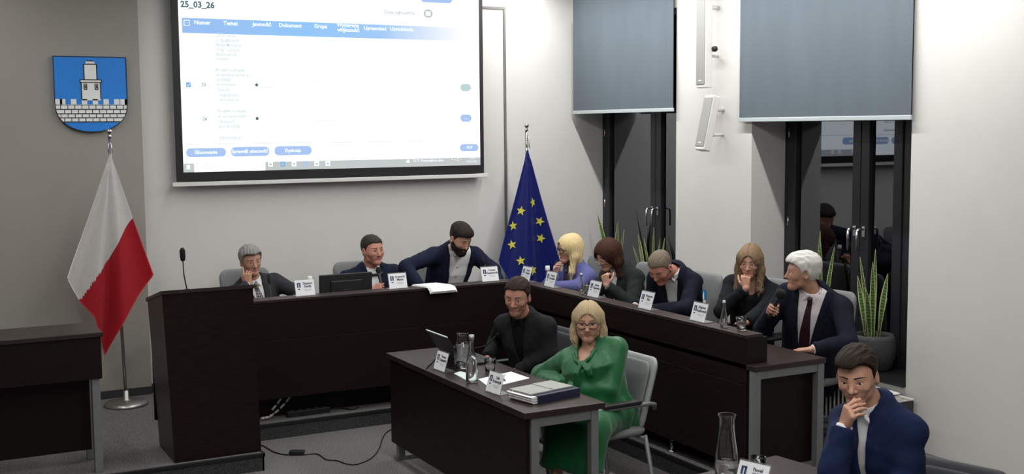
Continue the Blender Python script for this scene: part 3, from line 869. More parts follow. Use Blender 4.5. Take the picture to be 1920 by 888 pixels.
# ------------------------------------------------------------------ flags
def flag(label, base, top, apex, bottom, mats, colour, amp, nf, stars=(), ball=True, base_r=.17, Yc=None):
    """cloth hung from one point of a floor-standing pole"""
    root = thing('flag', label, 'flag', (base.x, base.y, PZ))
    o = root.location
    q = MB(); q.tube([(0, 0, .02), (top.x - o.x, top.y - o.y, top.z - PZ - .02)], .013, 12)
    q.build('pole', M['pole'], root)
    q = MB(); q.lathe([(0, 0), (base_r, 0), (base_r, .012), (base_r * .92, .03), (.05, .038), (.022, .05), (.020, .12), (0, .12)], (0, 0, 0), 36); q.build('stand_base', M['pole'], root)
    q = MB(); q.lathe([(0, -.03), (.016, -.03), (.016, -.01), (.010, 0), (.020, .012), (.024, .026), (.018, .040), (0, .046)], (top.x - o.x, top.y - o.y, top.z - PZ), 18); q.build('finial', M['chrome'], root)
    NU, NV = 96, 70
    bl = [Vector(p) for p in bottom]
    cum = [0.0]
    for a, b in zip(bl, bl[1:]): cum.append(cum[-1] + (b - a).length)
    def bot(u):
        s_ = u * cum[-1]
        for i in range(len(bl) - 1):
            if s_ <= cum[i + 1] + 1e-9:
                return bl[i].lerp(bl[i + 1], (s_ - cum[i]) / (cum[i + 1] - cum[i]))
        return bl[-1]
    def S(u, v):
        p = apex.lerp(bot(u), v)
        side = .010 * math.sin(v * 5 + u * 9) * v * (1 if 0.02 < u < .98 else .5)
        y = amp * (v ** .8) * (math.sin(u * nf * math.pi * 2 + .6) + .45 * math.sin(u * nf * 5.1 + 2.0 * v)) - .015
        if v < .1: y *= .6
        return Vector((p.x + side - o.x, p.y + y - o.y, p.z - PZ))
    bm = bmesh.new()
    for off in (0, 1):
        pass
    vs = [[bm.verts.new(S(i / NU, max(.012, j / NV))) for i in range(NU + 1)] for j in range(NV + 1)]
    for j in range(NV):
        for i in range(NU):
            f = bm.faces.new((vs[j][i], vs[j + 1][i], vs[j + 1][i + 1], vs[j][i + 1])); f.smooth = True
            c = f.calc_center_median()
            f.material_index = colour(c.x + o.x, c.z + PZ)
    r = bmesh.ops.solidify(bm, geom=bm.faces[:], thickness=.003)
    bmesh.ops.recalc_face_normals(bm, faces=bm.faces[:])
    me = bpy.data.meshes.new('cloth'); bm.to_mesh(me); bm.free()
    for m in mats: me.materials.append(m)
    cl = link(bpy.data.objects.new('cloth', me), root)
    q = MB(); a = apex - o
    a = Vector((apex.x - o.x, apex.y - o.y, apex.z - PZ))
    tp = Vector((top.x - o.x, top.y - o.y, top.z - PZ - .02))
    q.tube([a + Vector((-.012, -.02, .0)), a + Vector((-.016, -.018, .04)), tp + Vector((0, -.016, -.01)), a + Vector((.012, -.018, .045)), a + Vector((.014, -.02, 0))], .004, 6)
    q.build('cord', M['chrome'], root)
    # stars: little five-pointed patches lying on the cloth
    for (sx, sz, rad, rot) in stars:
        best = None
        for i in range(0, 161):
            for j in range(20, 81):
                p = S(i / 160, j / 80)
                d = (p.x + o.x - sx) ** 2 + (p.z + PZ - sz) ** 2
                if best is None or d < best[0]: best = (d, i / 160, j / 80, p)
        _, u, v, p = best
        e = .004
        du = (S(min(1, u + e), v) - S(max(0, u - e), v)).normalized(); dv = (S(u, min(1, v + e)) - S(u, max(0.02, v - e))).normalized()
        n = du.cross(dv).normalized()
        if n.y > 0: n = -n
        # real vertical and horizontal of the patch in the cloth's tangent plane
        t1 = Vector((1, 0, 0)); t1 = (t1 - n * t1.dot(n)).normalized(); t2 = n.cross(t1)
        if t2.z < 0: t2 = -t2
        pts = []
        for k in range(10):
            a2 = rot + math.pi / 2 + k * math.pi / 5; rr = rad if k % 2 == 0 else rad * .42
            pts.append(p + n * .010 + t1 * (rr * math.cos(a2)) + t2 * (rr * math.sin(a2)))
        c = p + n * .010
        b = MB()
        for k in range(10):
            b.bm.faces.new([b.bm.verts.new(q_) for q_ in (c, pts[k], pts[(k + 1) % 10])])
        bmesh.ops.remove_doubles(b.bm, verts=b.bm.verts[:], dist=1e-5)
        ex = bmesh.ops.solidify(b.bm, geom=b.bm.faces[:], thickness=.004)
        b.build('star', M['star'], cl)
    return root

Yf = 9.50
base = at(237, 759, Z=PZ); top = at(205, 252, Y=base.y)
def line_at(p): return None
BND = [(at(x, y, Y=base.y - .03).x, at(x, y, Y=base.y - .03).z) for x, y in ((150, 560), (172, 528), (204, 484), (227, 443), (253, 398), (270, 375))]
def pl_col(x, z):
    zb = np.interp(x, [b[0] for b in BND], [b[1] for b in BND])
    return 0 if z > zb else 1
flag('white and red flag hanging from a steel floor pole below the coat of arms', base, top, at(206, 286, Y=base.y - .02),
     [at(x, y, Y=base.y - .05) for x, y in ((128, 520), (150, 566), (172, 592), (198, 669), (221, 622), (240, 588), (262, 552), (287, 515))], [M['white_cloth'], M['red']], pl_col, .036, 2.4)
eb = at(987, 240, Y=9.62)
e0 = Vector((eb.x + .005, 9.62, PZ))
E_ST = [(at(930 + x / 2.862, 230 + y / 2.862, Y=9.58).x, at(930 + x / 2.862, 230 + y / 2.862, Y=9.58).z, .046, r_) for x, y, r_ in
        ((196, 428, .3), (138, 473, -.25), (96, 556, .12), (92, 653, .2), (127, 737, .1), (187, 787, .3), (236, 527, -.35), (245, 618, -.3))]
flag('blue flag with gold stars hanging from a steel pole beside the screen', e0, eb, at(988, 277, Y=9.60),
     [at(x, y, Y=9.57) for x, y in ((938, 489), (952, 515), (970, 575), (985, 640), (1000, 650), (1020, 590), (1034, 530), (1043, 487))], [M['blue_cloth']], lambda x, z: 0, .042, 1.6, E_ST)

# ------------------------------------------------------------------ snake plants on the sills
def leaf_mat():
    m = mat('snake_plant_leaf', (.06, .13, .03), .45)
    nt = m.node_tree; b = nt.nodes['Principled BSDF']
    tc = nt.nodes.new('ShaderNodeTexCoord'); wv = nt.nodes.new('ShaderNodeTexWave'); r = nt.nodes.new('ShaderNodeValToRGB')
    wv.bands_direction = 'Z'; wv.inputs['Scale'].default_value = 14; wv.inputs['Distortion'].default_value = 9; wv.inputs['Detail'].default_value = 3
    nt.links.new(tc.outputs['Object'], wv.inputs['Vector']); nt.links.new(wv.outputs['Fac'], r.inputs['Fac'])
    r.color_ramp.elements[0].color = (.018, .045, .014, 1); r.color_ramp.elements[1].color = (.10, .19, .055, 1)
    nt.links.new(r.outputs['Color'], b.inputs['Base Color'])
    return m
M['leaf'] = leaf_mat()
M['leaf_edge'] = mat('snake_plant_leaf_margin', (.46, .48, .22), .5, noise=.1, nscale=30)
def snake_plant(loc, leaves, label, pr=.155, ph=.25, rnd=1):
    root = thing('snake_plant', label, 'plant', loc, group='snake plants on the window sills')
    q = MB(); q.lathe([(0, 0), (pr * .72, 0), (pr * .80, .01), (pr * .98, ph * .35), (pr * 1.03, ph * .6), (pr * .96, ph * .88), (pr * .88, ph), (pr * .82, ph), (pr * .88, ph * .85), (pr * .86, ph * .8), (0, ph * .8)], (0, 0, 0), 36)
    q.build('pot', M['pot'], root)
    q = MB(); q.lathe([(0, ph * .86), (pr * .87, ph * .86), (pr * .87, ph * .8), (0, ph * .8)], (0, 0, 0), 24); q.build('soil', M['soil'], root)
    rg = random.Random(rnd)
    for (bx, by, tx, ty, h, wd, tw) in leaves:
        bm = bmesh.new(); n = 16; rings = []
        for i in range(n + 1):
            s_ = i / n
            cx = bx + (tx - bx) * s_ ** 1.3; cy = by + (ty - by) * s_ ** 1.3; cz = ph * .82 + h * s_
            wl = wd * (.55 + .45 * math.sin(min(1, s_ * 1.5) * math.pi / 2)) * (1 - max(0, (s_ - .5) / .5) ** 1.7) + .0006
            a = tw + s_ * .8 * (1 if tw > 0 else -1)
            ux, uy = math.cos(a), math.sin(a); nx, ny = -uy, ux
            fold = .25 * wl
            row = []
            for k, off in ((-1, 0), (-.70, .3), (0, 1), (.70, .3), (1, 0)):
                row.append((cx + ux * k * wl + nx * (fold * (k * k - .5)), cy + uy * k * wl + ny * (fold * (k * k - .5)), cz, nx, ny, off))
            F_ = [bm.verts.new((p[0] + p[3] * .0022 * (.4 + p[5]), p[1] + p[4] * .0022 * (.4 + p[5]), p[2])) for p in row]
            B_ = [bm.verts.new((p[0] - p[3] * .0022 * (.4 + p[5]), p[1] - p[4] * .0022 * (.4 + p[5]), p[2])) for p in row]
            rings.append(F_ + B_[::-1])
        for A, B in zip(rings, rings[1:]):
            for k in range(10):
                f = bm.faces.new((A[k], A[(k + 1) % 10], B[(k + 1) % 10], B[k])); f.smooth = True
                f.material_index = 1 if k in (0, 3, 4, 5, 8, 9) else 0
        bm.faces.new(rings[0][::-1]); bm.faces.new(rings[-1])
        bmesh.ops.recalc_face_normals(bm, faces=bm.faces[:])
        me = bpy.data.meshes.new('leaf'); bm.to_mesh(me); bm.free()
        me.materials.append(M['leaf']); me.materials.append(M['leaf_edge'])
        link(bpy.data.objects.new('leaf', me), root)
PX = 6.19
def leaf_px(c, ph, base_px, tip_px, wd, tw, dx=0.0):
    """leaf between two sighted points at the plant's own depth"""
    b = at(base_px[0], base_px[1], X=PX); t_ = at(tip_px[0], tip_px[1], X=PX)
    z0 = c.z + ph * .82
    return (dx * .3, max(-.10, min(.10, b.y - c.y)), dx, t_.y - c.y, t_.z - z0, wd, tw)
c = Vector((PX, at(1637, 690, X=PX).y, SILL))
snake_plant(c, [leaf_px(c, .25, (1622, 625), (1604, 517), .026, 1.2, .02), leaf_px(c, .25, (1632, 625), (1618, 481), .022, .9, -.03), leaf_px(c, .25, (1634, 628), (1632, 468), .018, 1.9, .05),
                leaf_px(c, .25, (1640, 625), (1646, 490), .022, 1.4, -.05), leaf_px(c, .25, (1645, 625), (1655, 513), .030, 1.1, .05), leaf_px(c, .25, (1628, 628), (1626, 525), .024, 2.2, .05), leaf_px(c, .25, (1636, 628), (1640, 540), .024, 1.5, -.08),
                leaf_px(c, .25, (1640, 628), (1650, 560), .024, .6, .07)],
            'snake plant in a charcoal pot standing at the right of the near window sill', rnd=2)
c = Vector((PX, at(1533, 690, X=PX).y, SILL))
snake_plant(c, [leaf_px(c, .25, (1532, 620), (1538, 433), .020, 1.2, .0), leaf_px(c, .25, (1536, 620), (1529, 445), .016, .9, .04), leaf_px(c, .25, (1538, 620), (1547, 455), .018, 1.5, -.04),
                leaf_px(c, .25, (1542, 620), (1559, 462), .020, 1.2, .03), leaf_px(c, .25, (1530, 620), (1520, 480), .024, 1.0, .05)],
            'snake plant standing on the sill behind the white-haired man', rnd=3)
c = Vector((PX, at(1152, 600, X=PX).y, SILL))
snake_plant(c, [leaf_px(c, .25, (1150, 560), (1126, 398), .030, 1.4, -.04), leaf_px(c, .25, (1154, 560), (1158, 416), .030, 1.2, .0), leaf_px(c, .25, (1156, 560), (1162, 430), .028, .9, .05), leaf_px(c, .25, (1150, 560), (1148, 436), .022, 1.6, .05)],
            'snake plant at the far end of the far sill, behind the dark-haired woman', rnd=4)
c = Vector((PX, at(1222, 620, X=PX).y, SILL))
snake_plant(c, [leaf_px(c, .25, (1208, 570), (1186, 460), .016, 1.2, .0), leaf_px(c, .25, (1212, 570), (1196, 452), .016, .9, .03), leaf_px(c, .25, (1214, 570), (1201, 438), .018, 1.5, -.03), leaf_px(c, .25, (1220, 570), (1199, 447), .016, 1.2, .05),
                leaf_px(c, .25, (1224, 570), (1226, 426), .016, 1.1, .0), leaf_px(c, .25, (1228, 570), (1231, 445), .014, 1.8, .04), leaf_px(c, .25, (1232, 570), (1238, 446), .016, 1.2, .05), leaf_px(c, .25, (1234, 570), (1251, 449), .018, .8, -.03), leaf_px(c, .25, (1216, 570), (1209, 466), .016, .8, -.05)],
            'snake plant with many narrow leaves behind the stooping man on the far sill', rnd=5)

# ------------------------------------------------------------------ radiator under the near window
def radiator():
    y0, y1, z0, z1 = 5.55, 6.42, PZ + .11, .475
    root = thing('radiator', 'white convector radiator under the near window behind the young man', 'radiator', (5.90, y0, PZ))
    o = root.location
    def bx(lo, hi, n, m, bev=.002): return MB().box(lo, hi, bev).build(n, m, root, -o)
    bx((5.84, y0, z0), (5.98, y1, z1 - .01), 'body', M['rad_dark'])
    q = MB(); k = y0 + .02
    while k < y1 - .02:
        q.tube([(5.842, k, z1 - .012), (5.828, k, z1 - .02), (5.828, k, z0 + .01), (5.842, k, z0)], .0065, 8); k += .04
    q.build('front_fins', M['rad'], root, -o)
    q = MB(); q.box((5.83, y0 - .005, z1 - .012), (5.845, y1 + .005, z1), .002).box((5.965, y0 - .005, z1 - .012), (5.985, y1 + .005, z1), .002)
    k = y0
    while k < y1:
        q.box((5.845, k, z1 - .010), (5.965, k + .008, z1 - .002)); k += .03
    q.build('top_grille', M['rad'], root, -o)
    for y in (y0 + .1, y1 - .30):
        bx((5.88, y, PZ), (5.93, y + .04, z0), 'foot', M['rad'])
    for i, (y, r_, lab) in enumerate(((5.84, .05, 'lower sheaf of white papers lying on the radiator'), (5.83, -.12, 'upper sheaf of white papers lying on the radiator'))):
        z = z1 + .0005 + i * .0065
        q = MB()
        for k in range(4): q.box((-.095 + k * .002, -.15 + k * .003, .0015 * k), (.095 + k * .002, .15 + k * .003, .0015 * k + .0012))
        o2 = q.build('paper_sheaf', M['paper'], None, (5.905, y, z), r_); tag(o2, lab, 'papers', 'papers on the radiator')
radiator()

# ------------------------------------------------------------------ name plates
def name_plate(loc, rz, first, last, label, lean=17):
    """leaning acrylic stand with a printed card, its face looking to local -Y"""
    root = thing('name_plate', label, 'name plate', loc, rz, 'printed name plates')
    w_, h = .150, .118
    R_ = T((0, 0, .004), math.radians(-lean))
    st = MB(); st.box((-w_ / 2 - .004, 0, 0), (w_ / 2 + .004, .002, h + .008), 0, 1, R_)
    st.box((-w_ / 2 - .004, -.006, 0), (w_ / 2 + .004, .075, .003))
    st.build('acrylic_stand', M['acrylic'], root)
    cd = MB().box((-w_ / 2, -.0018, .001), (w_ / 2, -.0006, h), 0, 1, R_).build('card', M['card'], root)
    b = MB(); y = -.0026
    for a, c in (((-.060, .062), (-.049, .094)), ((-.043, .062), (-.032, .094)), ((-.060, .090), (-.032, .098))):
        b.box((a[0], y, a[1]), (c[0], y + .0008, c[1]), 0, 1, R_)
    b.box((-.054, y, .045), (-.038, y + .0008, .053), 0, 1, R_)
    b.build('crest', M['ink_blue'], cd)
    RT = R_ @ Matrix.Translation((0, y, 0)) @ Matrix.Rotation(math.pi / 2, 4, 'X')
    text_obj('lettering', first, .023, RT @ Matrix.Translation((.022, .091, 0)), M['ink'], cd, .0004, 'CENTER', .0004, .9)
    text_obj('lettering', last, .025, RT @ Matrix.Translation((.022, .068, 0)), M['ink'], cd, .0004, 'CENTER', .0006, .9)
    b = MB(); b.box((-.01, y, .043), (.052, y + .0006, .046), 0, 1, R_).box((0, y, .034), (.042, y + .0006, .0365), 0, 1, R_); b.build('small_print', M['ink_grey'], cd)
    return root
M['acrylic'] = mat('clear_acrylic', (.93, .96, .97), .05, trans=.92, ior=1.3)
YB = 8.50
for (px, py), f, l, lab in (((577, 556), 'Zbigniew', 'Pawlik', 'name plate on the back desk between the grey-haired man and the monitor'),
                           ((747, 541), 'Krzysztof', 'Mazur', 'name plate on the back desk right of the monitor, before the man with bow-tie'),
                           ((917, 527), 'Tomasz', 'Kaczmarek', 'name plate at the right end of the back desk, in front of the bearded man')):
    p = at(px, py, Z=ZT); p.y = YB
    name_plate((p.x, YB - .005, ZT + .001), 0.0, f, l, lab)
for (px, py), f, l, lab in (((966, 529), 'Anna', 'Nowak', 'name plate at the inner corner of the desks, in front of the blue flag'),
                           ((1020, 539), 'Renata', 'Kowalska', 'name plate in front of the blonde woman in the lilac blazer'),
                           ((1104, 558), 'Joanna', 'Gajewska', 'name plate in front of the woman with dark reddish hair'),
                           ((1197, 581), 'Wojciech', 'Kita', 'name plate in front of the stooping man in the navy suit'),
                           ((1296, 604), 'Zbigniew', 'Paszkowski', 'name plate nearest the right end of the side desk, before the stickered chair')):
    p = at(px, py, X=4.575)
    name_plate((4.56, at(px, py, Z=ZT).y, ZT + .001), HALF, f, l, lab)
p = at(823, 695, Z=FT); name_plate((p.x, p.y, FT + .001), HALF + .04, 'Tomasz', 'Krajewski', 'name plate in front of the open laptop on the front table')
p = at(925, 737, Z=FT); name_plate((p.x - .005, p.y, FT + .001), HALF + .10, 'Lidia', 'Krawczyk', 'name plate on the front table near the woman in green')
p = at(1404, 921, Z=FT); name_plate((p.x, p.y, FT + .001), HALF + .30, 'Paweł', 'Wilk', 'name plate beside the tumbler at the bottom edge of the picture', 24)

# ------------------------------------------------------------------ glassware
def vessel(name, label, cat, loc, outer, wall, level, group, lidp=None, lid_m=None, sc=1.0):
    """outer: (radius, z) from foot to rim; the inside follows it one wall thickness in"""
    root = thing(name, label, cat, (loc[0], loc[1], loc[2] + .0006), 0, group)
    outer = [(r * sc, z * sc) for r, z in outer]
    inn = [(max(.002, r - wall), max(z, .006)) for r, z in outer]
    q = MB(); q.lathe([(0, 0)] + outer + inn[::-1] + [(0, .006)], (0, 0, 0), 32); q.build('glass_body', M['glass'], root)
    if level:
        pr = [(0, .0065)]
        for (r, z), (r2, z2) in zip(inn, inn[1:]):
            if z >= level: break
            pr.append((max(.001, r - .0006), max(z, .0066)))
            if z2 > level > z:
                k = (level - z) / (z2 - z); pr.append((max(.001, r + (r2 - r) * k - .0006), level)); break
        pr.append((0, pr[-1][1]))
        q = MB(); q.lathe(pr, (0, 0, 0), 32); q.build('water', M['water'], root)
    if lidp:
        q = MB(); q.lathe([(r * sc, z * sc) for r, z in lidp], (0, 0, 0), 24); q.build('stopper', lid_m, root)
    return root
TUMB = [(.030, 0), (.031, .004), (.034, .05), (.037, .09)]
SWING = [(.036, 0), (.040, .006), (.040, .05), (.036, .10), (.024, .16), (.015, .20), (.0145, .235), (.017, .24), (.017, .25)]
CAP = [(0, .25), (.016, .25), (.018, .256), (.016, .272), (.008, .28), (0, .281)]
BOTT = [(.034, 0), (.037, .008), (.037, .09), (.034, .13), (.020, .185), (.014, .21), (.0135, .245), (.016, .25), (.016, .262)]
CARAFE = [(.045, 0), (.050, .006), (.052, .06), (.048, .12), (.038, .19), (.033, .235), (.033, .27), (.040, .29), (.041, .292)]
JUG = [(.050, 0), (.054, .006), (.055, .05), (.055, .12), (.050, .155), (.040, .175), (.036, .185), (.036, .22), (.039, .232)]
p = at(1362, 899, Z=FT)
vessel('carafe', 'tall clear glass carafe with a little water on the near table at the bottom edge', 'carafe', (p.x, p.y, FT), CARAFE, .003, .085, 'glass carafes')
p = at(1421, 893, Z=FT)
vessel('tumbler', 'water tumbler on the near table at the bottom edge', 'glass', (p.x, p.y, FT), TUMB, .002, .045, 'drinking glasses')
p = at(868, 692, Z=FT)
jug = vessel('carafe', 'round-bodied glass jug full of water next to the laptop', 'carafe', (p.x, p.y, FT + .0022), JUG, .003, .16, 'glass carafes')
p = at(885, 716, Z=FT)
vessel('water_bottle', 'clear glass water bottle standing before the jug on the front table', 'bottle', (p.x, p.y, FT + .0022), BOTT, .003, .17, 'glass water bottles', [(0, .262), (.017, .262), (.018, .266), (.017, .29), (0, .292)], M['pole'])
p = at(919, 699, Z=FT)
vessel('tumbler', 'empty tumbler on the white papers of the front table', 'glass', (p.x, p.y, FT + .0027), TUMB, .002, .008, 'drinking glasses')
p = at(1362, 616, Z=ZT)
vessel('water_bottle', 'swing-top glass bottle near the right end of the side desk', 'bottle', (4.585, at(1362, 612, Z=ZT).y, ZT), SWING, .0022, .0, 'glass water bottles', CAP, M['alu'], .60)
vessel('tumbler', 'tumbler of water at the right end of the side desk', 'glass', (4.60, at(1388, 619, Z=ZT).y, ZT), TUMB, .002, .025, 'drinking glasses', sc=.92)
vessel('water_bottle', 'swing-top glass bottle before the woman in the lilac blazer', 'bottle', (4.60, at(1086, 550, Z=ZT).y, ZT), SWING, .0022, .0, 'glass water bottles', CAP, M['alu'], .55)
vessel('tumbler', 'tumbler between the swing-top bottle and the name plate of the dark-haired woman', 'glass', (4.605, 7.445, ZT), TUMB, .002, .03, 'drinking glasses', sc=.85)
vessel('water_bottle', 'white-capped bottle behind the leftmost name plate of the back desk', 'bottle', (at(581, 535, Y=8.75).x, 8.75, TT + .0), BOTT, .003, .15, 'glass water bottles', [(0, .262), (.018, .262), (.019, .266), (.018, .30), (0, .302)], M['white_pl'], .98)
vessel('water_bottle', 'white-capped bottle behind the name plate at the inner desk corner', 'bottle', (4.78, 8.36, TT), BOTT, .003, .15, 'glass water bottles', [(0, .262), (.018, .262), (.019, .266), (.018, .30), (0, .302)], M['white_pl'], .98)

# ------------------------------------------------------------------ computer monitor and papers on the back desk
def monitor():
    a, b = at(598, 517, Y=8.74), at(697, 508, Y=8.74)
    cx = (a.x + b.x) / 2; wd = (b.x - a.x) ; zt = (a.z + b.z) / 2
    root = thing('computer_monitor', 'black computer monitor seen from behind on the back desk', 'monitor', (cx, 8.74, TT + .0006), .02)
    MB().box((-wd / 2, -.012, zt - TT - .275), (wd / 2, .012, zt - TT), .006).box((-wd * .3, -.028, zt - TT - .22), (wd * .3, -.011, zt - TT - .05), .008).build('display', M['black'], root)
    MB().box((-wd / 2 + .008, .0121, zt - TT - .26), (wd / 2 - .008, .0128, zt - TT - .008)).build('panel', M['black'], root)
    q = MB(); q.box((-.035, -.03, .01), (.035, -.012, zt - TT - .12), .004); q.build('stand_neck', M['black'], root)
    MB().box((-.11, -.09, 0), (.11, .08, .012), .004).build('stand_foot', M['black'], root)
monitor()
def draped_papers():
    a, b = at(788, 543, Y=8.44), at(835, 538, Y=8.44)
    cx = (a.x + b.x) / 2
    q = MB()
    for k in range(5):
        dz = .0022 * k
        h = .118 - .004 * k
        pts = [(8.60, ZT + .0012 + dz), (8.445, ZT + .0012 + dz), (8.42 - dz, ZT - .002 + dz * .5), (8.402 - dz * 1.2, ZT - .022), (8.392 - dz * 1.2, ZT - .045 + .004 * k)]
        sl = .02 + .006 * k
        for (y1, z1), (y2, z2) in zip(pts, pts[1:]):
            s1, s2 = (8.6 - y1) * .35, (8.6 - y2) * .35
            q.hexa([(cx - h + s1, y1, z1), (cx + h + s1, y1, z1), (cx + h + s2, y2, z2), (cx - h + s2, y2, z2), (cx - h + s1, y1, z1 + .0016), (cx + h + s1, y1, z1 + .0016), (cx + h + s2, y2 - .0006, z2 + .0016), (cx - h + s2, y2 - .0006, z2 + .0016)])
    o = q.build('paper_stack', M['paper'])
    tag(o, 'white papers hanging over the front edge of the back desk before the bearded man', 'papers')
draped_papers()
gooseneck([(at(510, 535, Y=8.80).x, 8.80, TT), (at(508, 540, Y=8.8).x, 8.80, 1.00), (at(505, 523, Y=8.86).x, 8.86, at(505, 530, Y=8.86).z)], 'slim gooseneck microphone in front of the grey-haired man', .07, .014)
gooseneck([(at(924, 520, Y=8.75).x, 8.75, TT), (at(917, 505, Y=8.76).x, 8.76, 1.06), (at(908, 494, Y=8.8).x, 8.80, at(908, 494, Y=8.8).z)], 'slim gooseneck microphone in front of the bearded man', .06, .012)

# ------------------------------------------------------------------ front table things
def laptop():
    hl, hr = at(823, 664, Z=FT), at(857, 676, Z=FT)
    yc = 6.98; x = 3.27; W2_ = .165
    root = thing('laptop', 'open dark laptop on the front table, its lid turned to the hall', 'laptop', (x, yc, FT), .0)
    MB().box((.0, -W2_, .002), (.235, W2_, .018), .004).build('keyboard_base', M['laptop'], root)
    MB().box((.03, -W2_ + .015, .0182), (.13, W2_ - .015, .0195)).build('keys', M['black'], root)
    R_ = T((.003, 0, .018), 0, math.radians(-33), 0)
    ld = MB().box((-.006, -W2_, 0), (.0, W2_, .225), .003, 2, R_).build('lid', M['laptop'], root)
    MB().box((.0, -W2_ + .006, .008), (.0012, W2_ - .006, .218), 0, 1, R_).build('display_panel', M['black'], ld)
    q = MB(); q.box((-.007, -W2_ - .001, .219), (.001, W2_ + .001, .2265), 0, 1, R_); q.build('lid_edge', M['alu'], ld)
laptop()
def sheet(name, pts, z, m, label, cat, th=.002, group=None):
    c = sum((Vector(p) for p in pts), Vector()) / len(pts)
    q = MB(); q.prism([(p[0] - c.x, p[1] - c.y, 0) for p in pts], (0, 0, th))
    o = q.build(name, m, None, (c.x, c.y, z + .0004)); return tag(o, label, cat, group)
P2 = lambda x, y, z=FT: at(x, y, Z=z)
M['paper_mint'] = mat('pale_mint_paper', (.60, .70, .68), .8, noise=.03, nscale=30)
sheet('paper_sheet', [P2(851, 700), P2(864, 696), P2(893, 706), P2(880, 716)], FT, M['paper_mint'], 'pale mint sheet under the glass bottle and jug', 'paper')
sheet('paper_sheet', [P2(897, 711), P2(958, 697), P2(993, 709), P2(918, 727)], FT, M['paper'], 'white paper sheets lying on the front table before the woman in green', 'paper', .0025)
def pen(a, b, z, label, m):
    root = thing('pen', label, 'pen', (a.x, a.y, z))
    d = Vector((b.x - a.x, b.y - a.y, 0)); r = .0042
    q = MB(); q.tube([(0, 0, r), d * .12 + Vector((0, 0, r)), d * .86 + Vector((0, 0, r)), d + Vector((0, 0, r))], [.001, r, r, r * .9], 8); q.build('barrel', m, root)
    q = MB(); q.tube([d * .6 + Vector((0, 0, 2 * r + .001)), d * .97 + Vector((0, 0, 2 * r + .001))], .0014, 6); q.build('clip', M['chrome'], root)
pen(P2(948, 716), P2(937, 706), FT + .0034, 'dark pen on the white sheets', M['black'])
def badge():
    p = P2(953, 734)
    root = thing('lapel_badge', 'small silver badge with pin lying beside the name plate', 'badge', (p.x, p.y, FT + .0006))
    q = MB(); q.lathe([(0, 0), (.014, 0), (.015, .003), (.010, .006), (0, .007)], (0, 0, 0), 20); q.build('disc', M['chrome'], root)
    q = MB(); q.tube([(.012, 0, .003), (.03, -.012, .003), (.045, -.015, .003)], .0018, 6); q.build('pin', M['chrome'], root)
badge()
# books and papers of the woman in green
def book_pile():
    a, b, c = P2(971, 741), P2(1007, 757), P2(1086, 741)
    u = (c - b).normalized(); L = (c - b).length
    v = Vector((-u.y, u.x, 0)); D = .215
    ang = math.atan2(u.y, u.x)
    def put(name, lab, cat, s0, s1, t0, t1, z0, z1, mats, fn=None, rz=0):
        base = b + u * ((s0 + s1) / 2) + v * ((t0 + t1) / 2)
        h, w2 = (s1 - s0) / 2, (t1 - t0) / 2
        root = thing(name, lab, cat, (base.x, base.y, z0), ang + rz)
        fn(root, h, w2, z1 - z0); return root
    def papers(r, h, w2, th):
        q = MB()
        for k in range(6): q.box((-h - .003 * (k % 3), -w2 + .002 * (k % 2), th * k / 6), (h - .004 * (k % 2), w2 - .003 * (k % 3), th * (k + .8) / 6))
        q.build('sheets', M['paper'], r)
    def book(m):
        def f(r, h, w2, th):
            MB().box((-h, -w2, 0), (h, w2, .003), .001).box((-h, -w2, th - .003), (h, w2, th), .001).box((-h, -w2, 0), (h, -w2 + .003, th), .001).build('cover', m, r)
            MB().box((-h + .003, -w2 + .0035, .0032), (h - .003, w2 - .003, th - .0032)).build('pages', M['paper'], r)
        return f
    def folder(r, h, w2, th):
        q = MB(); q.box((-h, -w2, 0), (h, w2, .0025), .0008).box((-h, -w2, th - .0025), (h, w2, th), .0008).box((-h, -w2, .001), (h, -w2 + .003, th - .001), .0008)
        q.build('cover', M['navy_cover'], r)
        q = MB(); n = 9
        for k in range(n):
            o_ = (k * 37 % 11) / 11
            q.box((-h - .030 - .014 * o_, -w2 + .006 + .004 * o_, .003 + (th - .006) * k / n), (h - .004 - .02 * o_, w2 - .004 - .006 * o_, .003 + (th - .006) * (k + .72) / n))
        q.build('sheets', M['paper'], r)
    put('folder', 'thick navy folder stuffed with white papers under two grey notebooks', 'folder', .0, L, -.008, D - .004, FT + .0006, FT + .046, None, folder)
    put('notebook', 'left one of two grey notebooks on the navy folder', 'notebook', -.02, L * .47, .030, D + .01, FT + .0465, FT + .054, None, book(M['bookgrey']))
    put('notebook', 'right one of two grey notebooks on the navy folder', 'notebook', L * .50, L * .96, .035, D + .02, FT + .0465, FT + .054, None, book(M['bookgrey']))
    def specs(r, h, w2, th):
        q = MB(); q.tube([(-h, 0, .006), (-h * .3, .006, .006), (h, 0, .006)], [.004, .005, .006], 8); q.build('case', M['black'], r)
        q = MB()
        for k in range(4): q.tube([(-h * .5 + k * h * .4, -.001, .0105), (-h * .4 + k * h * .4, -.001, .0105)], .002, 6)
        q.build('bead', M['chrome'], r)
    p = P2(1000, 731)
    root = thing('bracelet_pen', 'dark beaded stick lying behind the left grey notebook', 'pen', (p.x, p.y, FT + .0012), ang + .1)
    specs(root, .07, .006, .012)
book_pile()
gb = at(900, 660, Z=FT)
gooseneck([(3.49, 7.20, FT), (3.49, 7.195, FT + .03), tuple(at(912, 648, X=3.50)), tuple(at(930, 629, X=3.53))], 'thin gooseneck microphone on the front table before the man in black', .03, .008)

